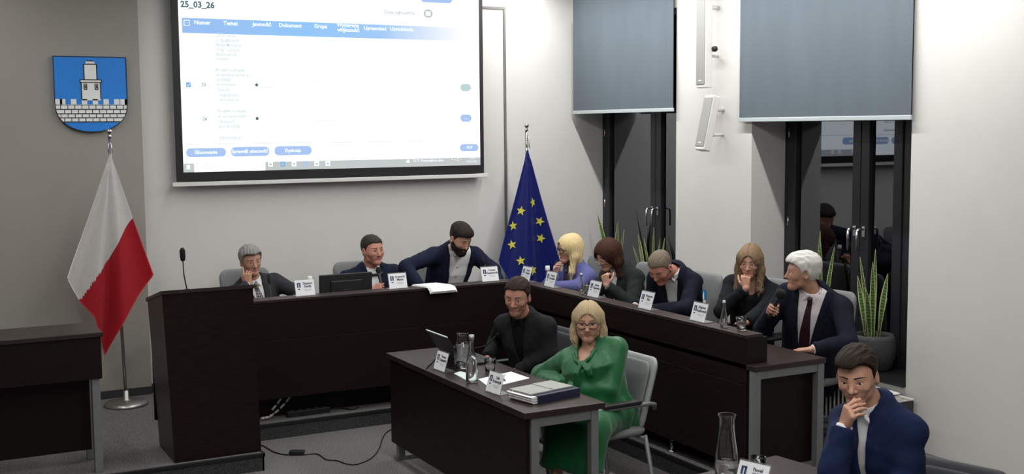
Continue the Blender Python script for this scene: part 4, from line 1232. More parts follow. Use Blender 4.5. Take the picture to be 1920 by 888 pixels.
def cable(name, pts, r, label, m, cat='cable', n=8):
    pts = [Vector(p) for p in pts]; o = pts[0].copy(); out = []
    # smooth the polyline
    for i in range(len(pts) - 1):
        p0, p1, p2, p3 = pts[max(i - 1, 0)], pts[i], pts[i + 1], pts[min(i + 2, len(pts) - 1)]
        for k in range(6):
            t_ = k / 6
            out.append(.5 * ((2 * p1) + (p2 - p0) * t_ + (2 * p0 - 5 * p1 + 4 * p2 - p3) * t_ ** 2 + (3 * p1 - p0 - 3 * p2 + p3) * t_ ** 3) - o)
    out.append(pts[-1] - o)
    q = MB(); q.tube(out, r, n); ob = q.build(name, m, None, o); return tag(ob, label, cat)
F0 = lambda x, y, z=.005: at(x, y, Z=z)
cb = cable('power_cable', [F0(x, y) for x, y in ((490, 834), (497, 837), (512, 846), (530, 851), (545, 852), (568, 852), (590, 850), (600, 853), (612, 861), (632, 863), (650, 869), (668, 870), (690, 862), (703, 852), (712, 838), (716, 825), (722, 813), (731, 806), (742, 802))], .0045, 'thin black power cable lying across the carpet from lectern to front table', M['black'])
a, b = F0(543, 852, .0), F0(571, 852, .0)
ad = MB(); d = (b - a); ang = math.atan2(d.y, d.x)
ad.box((-d.length / 2, -.026, 0), (d.length / 2, .026, .022), .005)
c0 = (a + b) / 2
tag(ad.build('power_adapter', M['black'], None, (c0.x, c0.y, .0095), ang), 'black power adapter on the cable on the carpet', 'adapter')
# things under the back desk
ps = thing('power_strip', 'black power strip lying on the stage under the back desk', 'power strip', (at(560, 765, Z=PZ).x, 8.56, PZ), .02)
MB().box((-.17, -.03, 0), (.17, .03, .045), .006).build('housing', M['black'], ps)
q = MB()
for k in range(5): q.lathe([(0, .045), (.02, .045), (.02, .047), (0, .047)], (-.13 + .065 * k, 0, 0), 16)
q.build('socket', M['base_dark'], ps)
def Fz(x, y):
    p = at(x, y, Z=PZ + .006); p.y = min(p.y, 8.618); return p
cable('power_cable', [Fz(x, y) for x, y in ((598, 760), (612, 757), (628, 759), (645, 765), (660, 767), (672, 763))], .006, 'thick black cable curling under the back desk beside the power strip', M['black'])
def light_chain(px, lab):
    pts = [at(x, y, Z=PZ + .02) for x, y in px]
    for p in pts:
        if p.y > 8.612: p.z += (p.y - 8.612) * .6; p.y = 8.612
    if 'rear' in lab:
        for p in pts: p.z += .02
    root = thing('cable_sleeve', lab, 'cable', pts[0], group='segmented white cable sleeves')
    for a, b in zip(pts, pts[1:]):
        d = b - a
        q = MB(); q.tube([a - pts[0] + d * .1, a - pts[0] + d * .88], .009, 8); q.build('segment', M['white_pl'], root)
light_chain([(489, 784), (496, 783), (505, 781), (513, 776), (520, 772), (526, 767), (530, 762)], 'white segmented cable sleeve beside the lectern foot, the front one')
light_chain([(508, 776), (513, 771), (517, 766), (519, 763)], 'short white segmented cable sleeve beside the lectern foot, the rear one')
# bright metal foot seen below the side desk
p = at(1256, 846, Z=PZ)
ft = thing('desk_foot', 'shiny metal levelling foot under the side desk panel', 'desk foot', (p.x + .02, p.y, PZ))
q = MB(); q.lathe([(0, 0), (.03, 0), (.03, .006), (.012, .012), (.012, .20), (0, .20)], (0, 0, 0), 18); q.build('post', M['chrome'], ft)
q = MB()
for k in range(5): q.lathe([(.012, 0), (.017, .004), (.012, .008)], (0, 0, .03 + k * .022), 14)
q.build('thread_ring', M['chrome'], ft)
cable('laptop_cable', [(at(x, y, Z=FT + .004)) for x, y in ((799, 691), (803, 686), (809, 681), (814, 674), (819, 668))], .003, 'thin black cable beside the laptop on the front table', M['black'])
# ------------------------------------------------------------------ people: smooth bodies from blended volumes
def smin(a, b, k):
    if k <= 0: return np.minimum(a, b)
    h = np.maximum(k - np.abs(a - b), 0) / k
    return np.minimum(a, b) - h * h * (k * .25)
def smax(a, b, k): return -smin(-a, -b, k)
def nrm(v):
    v = np.asarray(v, float); return v / (np.linalg.norm(v) + 1e-12)
def sstep(a, b, x):
    t_ = np.clip((x - a) / (b - a), 0, 1); return t_ * t_ * (3 - 2 * t_)

def axis_coords(lo, hi, h, fine):
    out = [lo]; x = lo
    while x < hi:
        st = h
        for a, b, hf in fine:
            if a <= x <= b: st = min(st, hf)
            elif x < a < x + st: st = max(min(st, a - x), .6 * hf)
        x += st; out.append(x)
    return np.array(out, np.float32)

class Fld:
    """signed field on a rectilinear grid"""
    def __init__(s, lo, hi, h, fine=()):
        s.ax = [axis_coords(lo[i], hi[i], h, [(f[0][i], f[1][i], f[2]) for f in fine]) for i in range(3)]
        s.D = np.full([len(a) for a in s.ax], 1.0, np.float32)
        s.h = h
    def win(s, lo, hi):
        sl = []
        for i in range(3):
            a = max(0, int(np.searchsorted(s.ax[i], lo[i])) - 1); b = min(len(s.ax[i]), int(np.searchsorted(s.ax[i], hi[i])) + 1)
            if b <= a: return None
            sl.append(slice(a, b))
        X = s.ax[0][sl[0]][:, None, None]; Y = s.ax[1][sl[1]][None, :, None]; Z = s.ax[2][sl[2]][None, None, :]
        return tuple(sl), X, Y, Z
    def cone(s, a, b, r1, r2=None, k=.01, sub=False):
        a = np.asarray(a, np.float32); b = np.asarray(b, np.float32); r2 = r1 if r2 is None else r2
        m = max(r1, r2) + k + 2.2 * s.h
        w_ = s.win(np.minimum(a, b) - m, np.maximum(a, b) + m)
        if w_ is None: return s
        sl, X, Y, Z = w_
        d = cone_d(X, Y, Z, a, b, r1, r2)
        s.D[sl] = smax(s.D[sl], -d, k) if sub else smin(s.D[sl], d, k)
        return s
    def ball(s, c, r, k=.01, sub=False): return s.cone(c, np.asarray(c) + 1e-4, r, r, k, sub)
    def full(s): return s.ax[0][:, None, None], s.ax[1][None, :, None], s.ax[2][None, None, :]
    def mesh(s):
        return surface(s.D, *s.ax)

def cone_d(X, Y, Z, a, b, r1, r2):
    ba = b - a; L2 = float(ba @ ba) + 1e-12
    px, py, pz = X - a[0], Y - a[1], Z - a[2]
    t_ = np.clip((px * ba[0] + py * ba[1] + pz * ba[2]) / L2, 0, 1)
    return np.sqrt((px - t_ * ba[0]) ** 2 + (py - t_ * ba[1]) ** 2 + (pz - t_ * ba[2]) ** 2) - (r1 + t_ * (r2 - r1))

def ell_d(X, Y, Z, c, r):
    qx, qy, qz = (X - c[0]) / r[0], (Y - c[1]) / r[1], (Z - c[2]) / r[2]
    k0 = np.sqrt(qx * qx + qy * qy + qz * qz)
    k1 = np.sqrt((qx / r[0]) ** 2 + (qy / r[1]) ** 2 + (qz / r[2]) ** 2) + 1e-9
    return k0 * (k0 - 1) / k1

def surface(D, xs, ys, zs):
    """closed quad surface of the zero set, one vertex per crossed cell"""
    ins = D < 0
    c = np.zeros([n - 1 for n in D.shape], np.int8)
    for i in (0, 1):
        for j in (0, 1):
            for k in (0, 1):
                c += ins[i:i + c.shape[0], j:j + c.shape[1], k:k + c.shape[2]]
    I, J, K = np.nonzero((c > 0) & (c < 8))
    n = len(I)
    idx = np.full(c.shape, -1, np.int32); idx[I, J, K] = np.arange(n)
    pos = np.zeros((n, 3)); cnt = np.zeros(n)
    cor = [(i, j, k) for i in (0, 1) for j in (0, 1) for k in (0, 1)]
    val = {q: D[I + q[0], J + q[1], K + q[2]] for q in cor}
    for q in cor:
        for ax in range(3):
            if q[ax]: continue
            q2 = list(q); q2[ax] = 1; q2 = tuple(q2)
            va, vb = val[q], val[q2]
            m = (va < 0) != (vb < 0)
            if not m.any(): continue
            t_ = va[m] / (va[m] - vb[m])
            A = [xs[I[m] + q[0]], ys[J[m] + q[1]], zs[K[m] + q[2]]]
            B = [xs[I[m] + q2[0]], ys[J[m] + q2[1]], zs[K[m] + q2[2]]]
            for d in range(3): pos[m, d] += A[d] + t_ * (B[d] - A[d])
            cnt[m] += 1
    pos /= cnt[:, None]
    quads = []
    for ax in range(3):
        a = [slice(None)] * 3; b = [slice(None)] * 3
        a[ax] = slice(0, -1); b[ax] = slice(1, None)
        A, B = ins[tuple(a)], ins[tuple(b)]
        o = [d for d in range(3) if d != ax]
        ch = A != B
        G = np.array(np.nonzero(ch))
        ok = (G[o[0]] > 0) & (G[o[1]] > 0) & (G[o[0]] < c.shape[o[0]]) & (G[o[1]] < c.shape[o[1]])
        G = G[:, ok]
        def cell(d0, d1):
            g = G.copy(); g[o[0]] += d0; g[o[1]] += d1
            return idx[g[0], g[1], g[2]]
        q = np.stack([cell(-1, -1), cell(0, -1), cell(0, 0), cell(-1, 0)], 1)
        flip = A[G[0], G[1], G[2]]
        if ax == 1: flip = ~flip
        q[~flip] = q[~flip][:, ::-1]
        quads.append(q)
    Q = np.concatenate(quads)
    Q = Q[(Q >= 0).all(1)]
    return pos, Q

def largest_pieces(pos, Q, keep=.02):
    return pos, Q

def to_object(name, pos, Q, mats, parent, origin, mi=None):
    me = bpy.data.meshes.new(name)
    me.vertices.add(len(pos)); me.vertices.foreach_set('co', (pos - origin).astype(np.float32).ravel())
    me.loops.add(Q.size); me.loops.foreach_set('vertex_index', Q.astype(np.int32).ravel())
    me.polygons.add(len(Q)); me.polygons.foreach_set('loop_start', np.arange(0, Q.size, 4, dtype=np.int32))
    for m in mats: me.materials.append(m)
    me.polygons.foreach_set('use_smooth', np.ones(len(Q), bool))
    if mi is not None: me.polygons.foreach_set('material_index', mi.astype(np.int32))
    me.update(calc_edges=True); me.validate()
    o = bpy.data.objects.new(name, me)
    return link(o, parent)

def wrinkle(X, Y, Z, amp, seed, f=1.0):
    rg = np.random.RandomState(seed)
    out = 0
    for i in range(4):
        k1 = rg.normal(size=3); k1 = k1 / np.linalg.norm(k1) * (38 + 22 * i) * f
        k2 = rg.normal(size=3); k2 = k2 / np.linalg.norm(k2) * 17 * f
        ph = rg.uniform(0, 6, 2)
        out = out + np.sin(X * k1[0] + Y * k1[1] + Z * k1[2] + 1.8 * np.sin(X * k2[0] + Y * k2[1] + Z * k2[2] + ph[0]) + ph[1]) / (1 + .4 * i)
    return out * (amp * .5)

class Head:
    """local frame: x to the person's left, y forward, z up; origin between the eyes, inside the skull"""
    def __init__(s, c, th, pitch=0, roll=0, sc=1.0):
        f = np.array([math.sin(th), -math.cos(th), 0.0]); l = np.array([math.cos(th), math.sin(th), 0.0]); u = np.array([0, 0, 1.0])
        cp, sp = math.cos(pitch), math.sin(pitch)
        f, u = f * cp - u * sp, u * cp + f * sp           # pitch > 0 looks down
        cr, sr = math.cos(roll), math.sin(roll)
        l, u = l * cr - u * sr, u * cr + l * sr           # roll > 0 leans to the person's left
        s.c, s.l, s.f, s.u, s.sc = np.asarray(c, float), l, f, u, sc
        s.B = np.stack([l, f, u])
    def w(s, p): return s.c + (np.asarray(p, float) * s.sc) @ s.B
    def loc(s, X, Y, Z):
        dx, dy, dz = X - s.c[0], Y - s.c[1], Z - s.c[2]
        return [(dx * b[0] + dy * b[1] + dz * b[2]) / s.sc for b in s.B]
    def locp(s, P): return ((P - s.c) @ s.B.T) / s.sc

def cranium(x, y, z, g=0.0):
    return smin(ell_d(x, y, z, (0, -.014, .032), (.0745 + g, .094 + g, .086 + g)), ell_d(x, y, z, (0, .012, .022), (.067 + g, .070 + g, .066 + g)), .03)

def jaw(x, y, z, P, g=0.0):
    ax = np.abs(x)
    jw, ch = P.get('jaw', 1.0), P.get('fat', 0.0)
    A = np.float32
    d = cone_d(x, y, z, np.array([0, .036, -.022], A), np.array([0, .056, -.082], A), .055 * jw + g, .032 + g)
    d = smin(d, cone_d(ax, y, z, np.array([.047 * jw, .004, -.028], A), np.array([.038 * jw, .018, -.065], A), .022 + ch * .6 + g, .016 + ch * .6 + g), .02)
    d = smin(d, cone_d(ax, y, z, np.array([.038 * jw, .018, -.065], A), np.array([.008, .066, -.094], A), .017 + ch * .5 + g, .017 + g), .025)
    d = smin(d, cone_d(ax, y, z, np.array([.036, .056, -.026], A), np.array([.030, .058, -.046], A), .026 + ch * .8 + g, .018 + ch + g), .02)
    return d

def head_field(x, y, z, P):
    A = np.float32
    ax = np.abs(x)
    d = smin(cranium(x, y, z), jaw(x, y, z, P), .03)
    c2 = lambda a, b, r1, r2, k, sym=True, sub=False: None
    def add(a, b, r1, r2, k, sym=True, sub=False):
        nonlocal d
        q = cone_d(ax if sym else x, y, z, np.array(a, A), np.array(b, A), r1, r2)
        d = smax(d, -q, k) if sub else smin(d, q, k)
    add((0, .070, .024), (.034, .066, .024), .015, .012, .018)                   # brow ridge
    add((.033, .106, .002), (.034, .104, .001), .0165, .0165, .014, sub=True)    # sockets
    add((.0325, .0715, .001), (.0325, .0716, .001), .0136, .0136, .003)          # lids
    eo = P.get('eye', .0048); lz = .001 - P.get('lidlow', 0)
    d = smax(d, -ell_d(ax, y - .18 * (.0325 - ax), z - .10 * (ax - .0325), (.0325, .0860, lz), (.0130, .0125, eo * 1.25)), .0015)   # lid opening
    add((0, .082, .014), (0, .104, -.030), .0075, .0115, .012, sym=False)        # nose
    add((.0115, .088, -.035), (.0116, .088, -.035), .0085, .0085, .007)          # nostril wings
    add((0, .0865, -.056), (.021, .076, -.059), .0072, .0042, .006)              # upper lip
    add((0, .0845, -.068), (.018, .076, -.065), .0078, .0045, .006)              # lower lip
    add((0, .098, -.0622), (.024, .086, -.0615), .0022, .0016, .003, sub=True)   # mouth line
    add((0, .074, -.094), (.001, .074, -.094), .0155, .0155, .016)               # chin
    q = ell_d(ax, y - .3 * (ax - .078), z - .15 * y, (.0785, -.008, -.004), (.011, .021, .033))
    d = smin(d, q, .006)
    d = smax(d, -ell_d(ax, y, z, (.088, -.004, -.002), (.008, .011, .019)), .005)
    return d

def ik(S, W, l1, l2, pole):
    S, W = np.asarray(S, float), np.asarray(W, float)
    d = W - S; L = np.linalg.norm(d); L2 = min(L, (l1 + l2) * .995)
    u = d / L
    if L > L2: W = S + u * L2
    a = (l1 * l1 - l2 * l2 + L2 * L2) / (2 * L2)
    h = math.sqrt(max(0, l1 * l1 - a * a))
    p = np.asarray(pole, float); p = p - u * (p @ u); p = nrm(p)
    return S + u * a + p * h, W

def hand_bones(W, d, n, side, curl, thumb=(.6, .35), sc=1.0, spread=.05):
    """list of round-ended cones; d along the fingers, n out of the palm"""
    d = nrm(d); n = nrm(np.asarray(n, float) - d * (np.asarray(n, float) @ d))
    s_ = np.cross(d, n) * (1 if side == 'R' else -1)
    W = np.asarray(W, float); out = []
    K = []
    for i, (off, ln) in enumerate(((.030, .086), (.010, .090), (-.010, .086), (-.028, .078))):
        k_ = W + (d * ln + s_ * off) * sc; K.append(k_)
        out.append((W + (s_ * off * .55 + d * .008) * sc, k_, .0150 * sc, .0115 * sc, .014))
    for i, (L, r) in enumerate(((.070, .0086), (.079, .0088), (.073, .0084), (.057, .0074))):
        c = curl[i] if isinstance(curl, (list, tuple)) else curl
        dd = nrm(d + s_ * spread * (1.3 - i)); p = K[i]
        for jn, (fr, bend, rr) in enumerate(((.46, .42, r), (.30, .36, r * .94), (.24, .22, r * .86))):
            a = c[jn] if isinstance(c, tuple) else c * bend
            nn = nrm(n - dd * (n @ dd))
            dd = nrm(dd * math.cos(a) + nn * math.sin(a)); 
            q = p + dd * L * fr * sc
            out.append((p, q, rr * sc, rr * .93 * sc, .0035)); p = q
    op, bend = thumb
    b0 = W + (d * .020 + s_ * .022 + n * .006) * sc
    dd = nrm(d * (1 - op * .6) + s_ * (.85 - .2 * op) + n * op)
    p = b0
    for L, r in ((.042, .0125), (.034, .0098), (.028, .0088)):
        q = p + dd * L * sc
        out.append((p, q, r * sc, r * .93 * sc, .010 if L > .04 else .0035)); p = q
        dd = nrm(dd + (d * .5 - s_ * .55 + n * .2) * bend)
    return out

class Torso:
    def __init__(s, pel, N, ldir, P):
        s.p = np.asarray(pel, float); s.N = np.asarray(N, float)
        s.u = nrm(s.N - s.p); s.L = float(np.linalg.norm(s.N - s.p))
        l = np.asarray(ldir, float); s.l = nrm(l - s.u * (l @ s.u)); s.f = np.cross(s.u, s.l)
        # front must agree with the facing direction: left x up = front with x left, y front, z up right-handed
        s.f = np.cross(s.u, s.l) * 1.0
        s.P = P
    def loc(s, X, Y, Z):
        dx, dy, dz = X - s.p[0], Y - s.p[1], Z - s.p[2]
        return [dx * v[0] + dy * v[1] + dz * v[2] for v in (s.l, s.f, s.u)]
    def w(s, a, b, c): return s.p + s.l * a + s.f * b + s.u * (c * s.L)
    def front(s, a, q, t=0.0):
        for b in np.arange(.03, .36, .002):
            p = s.w(a, b, q)
            if float(s.field(np.float32(p[0]), np.float32(p[1]), np.float32(p[2]), 0)) > t: break
        return p
    def field(s, X, Y, Z, t=0.0):
        a, b, c = s.loc(X, Y, Z); q = c / s.L
        P = s.P; wd, dp, bel = P.get('w', 1.0), P.get('d', 1.0), P.get('belly', 0.0)
        S_ = [-.30, -.1, .05, .22, .45, .68, .84, .95, 1.03]
        wt = np.interp(q, S_, np.array([.150, .172, .172, .158, .160, .172, .165, .120, .062]) * wd).astype(np.float32)
        dt = np.interp(q, S_, np.array([.105, .118, .120, .118, .120, .122, .104, .080, .058]) * dp).astype(np.float32)
        of = np.interp(q, S_, np.array([0, .0, .01 + bel * .5, .015 + bel, .012 + bel * .6, .006 + P.get('bust', 0), -.004 + P.get('bust', 0) * .3, -.012, -.008])).astype(np.float32)
        of = of - P.get('hunch', 0) * 4 * q * (1 - q)
        e = 2.3
        r = (np.abs(a) / (wt + t)) ** e + (np.abs(b - of) / (dt + t)) ** e
        d = (r ** (1 / e) - 1) * np.minimum(wt, dt)
        d = smax(d, c - s.L * 1.03 - t, .03)
        return smax(d, -c - .28 * s.L, .04)


SKIN = {}
def skin_mats(col, hair, lip=None):
    key = (col, hair)
    if key in SKIN: return SKIN[key]
    c = col
    m = [mat('skin', c, .5, noise=.10, nscale=35, sss=.12, bump=.10, bscale=400),
         mat('lip', lip or (c[0] * .86, c[1] * .68, c[2] * .68), .45, noise=.05, nscale=60),
         mat('eyebrow', hair, .8, noise=.2, nscale=200),
         mat('eye_white', (.62, .60, .57), .25, noise=.02, nscale=30),
         mat('iris', (.035, .035, .035), .15, noise=.1, nscale=30),
         mat('stubble', (c[0] * .72, c[1] * .72, c[2] * .74), .6, noise=.15, nscale=250)]
    SKIN[key] = m
    return m

HAIRM = {}
def hair_mat(c1, c2, rough=.65):
    key = (c1, c2)
    if key in HAIRM: return HAIRM[key]
    m = mat('hair', c1, rough, noise=.2, nscale=40, bump=.5, bscale=90, stretch=(9, 9, 1.2), spec=.15)
    nt = m.node_tree
    for n in nt.nodes:
        if n.type == 'VALTORGB':
            n.color_ramp.elements[0].color = (*c1, 1); n.color_ramp.elements[1].color = (*c2, 1)
    HAIRM[key] = m
    return m

def ring(F, N, l, f, u, ra, rb, zb, zf, r, gap, k=.012, n=16, lean=0.0):
    pts = []
    for i in range(n + 1):
        a = -math.pi + gap + (2 * math.pi - 2 * gap) * i / n       # 0 = back
        ca, sa = math.cos(a), math.sin(a)
        h = zb * (1 + ca) / 2 + zf * (1 - ca) / 2
        pts.append(N + l * (ra * sa) - f * (rb * ca) + f * lean * (1 - ca) / 2 + u * h)
    for p, q in zip(pts, pts[1:]): F.cone(p, q, r, r, k)
    return pts

def person(label, hc, th, pitch, roll, hs, tth, pel, nk, armsR, armsL, P, seed=1, res=.0028, hres=.0030, garment=.0075, legs=None, floor=PZ):
    """arms: dict(w=wrist, d=finger direction, n=palm normal, curl, thumb, pole)"""
    sk = P.get('scale', 1.0)
    root = thing('person', label, 'person', (pel[0], pel[1], floor))
    org = np.array([pel[0], pel[1], floor])
    H = Head(hc, th, pitch, roll, hs)
    tl = np.array([math.cos(tth), math.sin(tth), 0.0]); tf = np.array([math.sin(tth), -math.cos(tth), 0.0]); up = np.array([0, 0, 1.0])
    if P.get('tilt'): tl = nrm(tl + up * P['tilt'])
    N = np.asarray(nk, float)
    TR = Torso(pel, N, tl, P)
    if TR.f @ tf < 0: TR.f = -TR.f
    sw = P.get('sw', .185) * sk
    sd = P.get('sdrop', .070)
    SHL = N + TR.l * sw - TR.u * (sd + P.get('dropL', 0)) + TR.f * P.get('sfwd', .0)
    SHR = N - TR.l * sw - TR.u * (sd + P.get('dropR', 0)) + TR.f * P.get('sfwd', .0)
    arms = []
    for S, A, side in ((SHR, armsR, 'R'), (SHL, armsL, 'L')):
        pole = A.get('pole', (0, 0, -1))
        if 'e' in A: E_, W_ = np.asarray(A['e'], float), np.asarray(A['w'], float)
        else: E_, W_ = ik(S, A['w'], P.get('ua', .29) * sk, P.get('fa', .265) * sk, pole)
        arms.append((S, E_, W_, hand_bones(W_, A['d'], A['n'], side, A.get('curl', .6), A.get('thumb', (.6, .35)), P.get('hand', .93) * sk, A.get('spread', .05)), A))
    # ---------------- body: head, neck, trunk, arms and hands in one skin
    fine = [(H.c - .135 * hs, H.c + .135 * hs, res)]
    lo = [np.minimum(np.asarray(pel) - .2, H.c - .14)]; hi = [np.maximum(np.asarray(pel) + .2, H.c + .14)]
    for S, E_, W_, hb, A in arms:
        q = np.array([b[0] for b in hb] + [b[1] for b in hb])
        if A.get('show', True): fine.append((q.min(0) - .016, q.max(0) + .016, hres))
        for p in (S, E_, W_): lo.append(p - .12); hi.append(p + .12)
        lo.append(q.min(0) - .03); hi.append(q.max(0) + .03)
    lo = np.min(lo, 0); hi = np.max(hi, 0)
    lo0, hi0 = lo.copy(), hi.copy()
    if legs:
        for K in legs:
            for p in K: lo = np.minimum(lo, np.asarray(p) - .1); hi = np.maximum(hi, np.asarray(p) + .1)
    F = Fld(lo, hi, .024, fine)
    m = .17 * hs
    sl, X, Y, Z = F.win(H.c - m, H.c + m)
    x, y, z = H.loc(X, Y, Z)
    F.D[sl] = np.minimum(F.D[sl], head_field(x, y, z, P) * hs)
    nr = P.get('neck', .056)
    F.cone(H.w((0, -.022, -.055)), N + TR.u * -.02 + TR.f * -.005, nr * .95, nr * 1.06, .022)
    X, Y, Z = F.full()
    F.D = smin(F.D, TR.field(X, Y, Z, -.020), .03)
    for S, E_, W_, hb, A in arms:
        F.cone(N - TR.u * .05 + (S - N) * .3, S, .045, .040, .03); F.cone(S, E_, .040, .034, .02); F.cone(E_, W_, .036, .025, .012)
        G = Fld(np.min([np.minimum(b[0], b[1]) for b in hb], 0) - .03, np.max([np.maximum(b[0], b[1]) for b in hb], 0) + .03, .024)
        # the hand is blended on its own first so that fingers stay apart
        q = np.array([b[0] for b in hb] + [b[1] for b in hb])
        w_ = F.win(q.min(0) - .03, q.max(0) + .03)
        sl, X, Y, Z = w_
        d = np.full([X.shape[0], Y.shape[1], Z.shape[2]], 1.0, np.float32)
        for a, b, r1, r2, k in hb:
            d = smin(d, cone_d(X, Y, Z, np.float32(a), np.float32(b), r1, r2), k)
        F.D[sl] = smin(F.D[sl], d, .006)
    if legs:
        for hp, kn, an in legs:
            F.cone(hp, kn, .062, .048, .02); F.cone(kn, an, .047, .034, .02)
    pos, Q = F.mesh()
    cen = pos[Q].mean(1); lp = H.locp(cen); ax = np.abs(lp[:, 0]); yy, zz = lp[:, 1], lp[:, 2]
    mi = np.zeros(len(Q), int)
    fr = (np.abs(lp) < .14).all(1) & (yy > .03)
    if P.get('stubble'): mi[fr & (zz < -.038) & (zz > -.12) & (yy > .02)] = 5
    lw = P.get('lipw', .023)
    mi[fr & (yy > .06) & ((ax / lw) ** 2 + ((zz + .0625) / .0115) ** 2 < 1)] = 1
    to_object('body', pos, Q, skin_mats(P['skin'], P.get('browcol', P['hair1']), P.get('lip')), root, org, mi)
    SM = skin_mats(P['skin'], P.get('browcol', P['hair1']), P.get('lip'))
    gz_, gx_ = P.get('gazez', 0.0), P.get('gaze', 0.0)
    for sg in (-1, 1):
        ec = np.array([sg * .0325, .0715, .001])
        fw = nrm([gx_, 1, gz_]); ex = nrm(np.cross(fw, (0, 0, 1))); ez = np.cross(ex, fw)
        q = MB(); rr = .0124; prev = None
        for k, a_ in enumerate((0, .18, .19, .48, .50, .9, 1.4, 2.0, 2.6, math.pi)):
            rg_ = [tuple(H.w(ec + fw * rr * math.cos(a_) + (ex * math.cos(t_) + ez * math.sin(t_)) * rr * math.sin(a_)) - org) for t_ in np.arange(14) / 14 * 2 * math.pi]
            vs = [q.bm.verts.new(p_) for p_ in rg_] if 0 < k < 9 else [q.bm.verts.new(rg_[0])]
            if prev is not None:
                for i_ in range(14):
                    u_ = []
                    for v_ in (prev[i_ % len(prev)], prev[(i_ + 1) % len(prev)], vs[(i_ + 1) % len(vs)], vs[i_ % len(vs)]):
                        if v_ not in u_: u_.append(v_)
                    if len(u_) > 2:
                        f_ = q.bm.faces.new(u_); f_.smooth = True; f_.material_index = 2 if k <= 1 else (1 if k <= 3 else 0)
            prev = vs
        q.build('eye', [SM[3], SM[4], M['black']], root)
        q = MB(); pts, rd = [], []
        for i_ in range(9):
            t_ = i_ / 8; xx = .012 + .042 * t_
            zz_ = .0240 + P.get('browz', 0) + .0042 * math.sin(min(1, t_ * 1.25) * math.pi * .55) - .007 * max(0, t_ - .6)
            yy_ = .074
            while float(head_field(np.float32(sg * xx), np.float32(yy_), np.float32(zz_), P)) < 0 and yy_ < .11: yy_ += .001
            while float(head_field(np.float32(sg * xx), np.float32(yy_), np.float32(zz_), P)) > 0 and yy_ > .02: yy_ -= .001
            pts.append(tuple(H.w((sg * xx, yy_ - .0006, zz_)) - org)); rd.append((P.get('brow', .0030)) * (.55 + .6 * math.sin(min(1, .15 + t_) * math.pi) ** .5 * (1 - .45 * t_)))
        q.tube(pts, rd, 8); q.build('eyebrow', SM[2], root)
    # ---------------- clothes
    g_lo = np.min([np.asarray(pel) - .30, SHL - .15, SHR - .15] + [a[i] - .09 for a in arms for i in (1, 2)], 0)
    g_hi = np.max([np.asarray(pel) + .30, SHL + .15, SHR + .15, N + .12] + [a[i] + .09 for a in arms for i in (1, 2)], 0)
    g_lo[2] = min(g_lo[2], pel[2] - .16)
    O = P['outfit']
    cache = {}
    def base_fields(h):
        if h in cache: return cache[h]
        F = Fld(g_lo, g_hi, h); X, Y, Z = F.full()
        Tt = TR.field(X, Y, Z, 0).astype(np.float32)
        F.D = Tt.copy()
        sp = P.get('shpad', .048)
        for S, E_, W_, hb, A in arms:
            F.cone(N - TR.u * .060 + (S - N) * .22, S, .050, sp, .05)
            F.cone(N + TR.u * .018 + (S - N) * .12 - TR.f * .012, S + TR.u * .008, .040, .036, .05)
        Tt = F.D.copy()
        F.D[:] = 1
        ar = P.get('arm', 1.0)
        for S, E_, W_, hb, A in arms:
            fd_ = nrm(W_ - E_); cut = W_ + (E_ - W_) * P.get('sleeve', .09)
            d_ = cone_d(X, Y, Z, np.float32(E_), np.float32(W_), .047 * ar, .034 * ar)
            d_ = smax(d_, (X - cut[0]) * fd_[0] + (Y - cut[1]) * fd_[1] + (Z - cut[2]) * fd_[2], .006)
            F.D = np.minimum(F.D, smin(d_, cone_d(X, Y, Z, np.float32(S), np.float32(E_), .056 * ar, .047 * ar), .02)).astype(np.float32)
        cache[h] = (F, X, Y, Z, Tt, F.D.copy(), TR.loc(X, Y, Z))
        return cache[h]
    def emit(name, D, F, m, mi_fn=None):
        F2 = Fld.__new__(Fld); F2.ax = F.ax; F2.D = D; F2.h = F.h
        p, q = F2.mesh()
        if len(q) == 0: return None
        mi = mi_fn(p[q].mean(1)) if mi_fn else None
        return to_object(name, p, q, m if isinstance(m, list) else [m], root, org, mi)
    F, X, Y, Z, Tt, Ar, (a, b, c) = base_fields(garment)
    q = c / TR.L
    nx = float((N - TR.p) @ TR.l)
    kind = O['kind']
    neck_l, neck_f, neck_u = TR.l, TR.f, nrm(TR.u + H.u * .4)
    if kind in ('suit', 'cardigan'):
        cv, vw = O.get('v', (.38, .062))
        vv = vw * np.clip((q - cv) / (1 - cv), 0, 1.2)
        if O.get('open'): vv = O['open'] * np.clip(.35 + .65 * (q + .1), 0, 1.1)
        am = np.abs(a - O.get('voff', 0.0))
        lapw = .058 * sstep(cv - .02, .80, q) * (1 - .35 * sstep(.80, .815, q)) + .004
        wr = wrinkle(X, Y, Z, O.get('wr', .004), seed)
        front = (b > 0)
        lap = np.where(front & (am > vv) & (am < vv + lapw) & (q > cv), .0065, 0).astype(np.float32)
        Jt = Tt - .014 - lap - wr * .6
        Vc = np.maximum(np.maximum(am - vv, .0 - b), (cv - .25 - q) * TR.L if not O.get('open') else -q - .3)
        if O.get('open'): pass
        else: Vc = np.maximum(am - vv, np.maximum(-b, (cv - q) * TR.L))
        Jt = np.maximum(Jt, -Vc.astype(np.float32))
        J = smin(Jt, Ar - .010 - wr, .03)
        # neck hole
        FJ = Fld.__new__(Fld); FJ.ax, FJ.D, FJ.h = F.ax, J.astype(np.float32), F.h
        FJ.cone(N + TR.u * .0 + TR.f * .012, H.w((0, -.02, -.08)), .066, .064, .008, sub=True)
        ring(FJ, N + TR.u * .004, TR.l, TR.f, nrm(TR.u + H.u * .3), .078, .074, .034, -.040, .0110, .60, .014)
        J = np.maximum(FJ.D, (-c - .16))
        jk = emit(O.get('name', 'jacket'), J.astype(np.float32), F, O['m'])
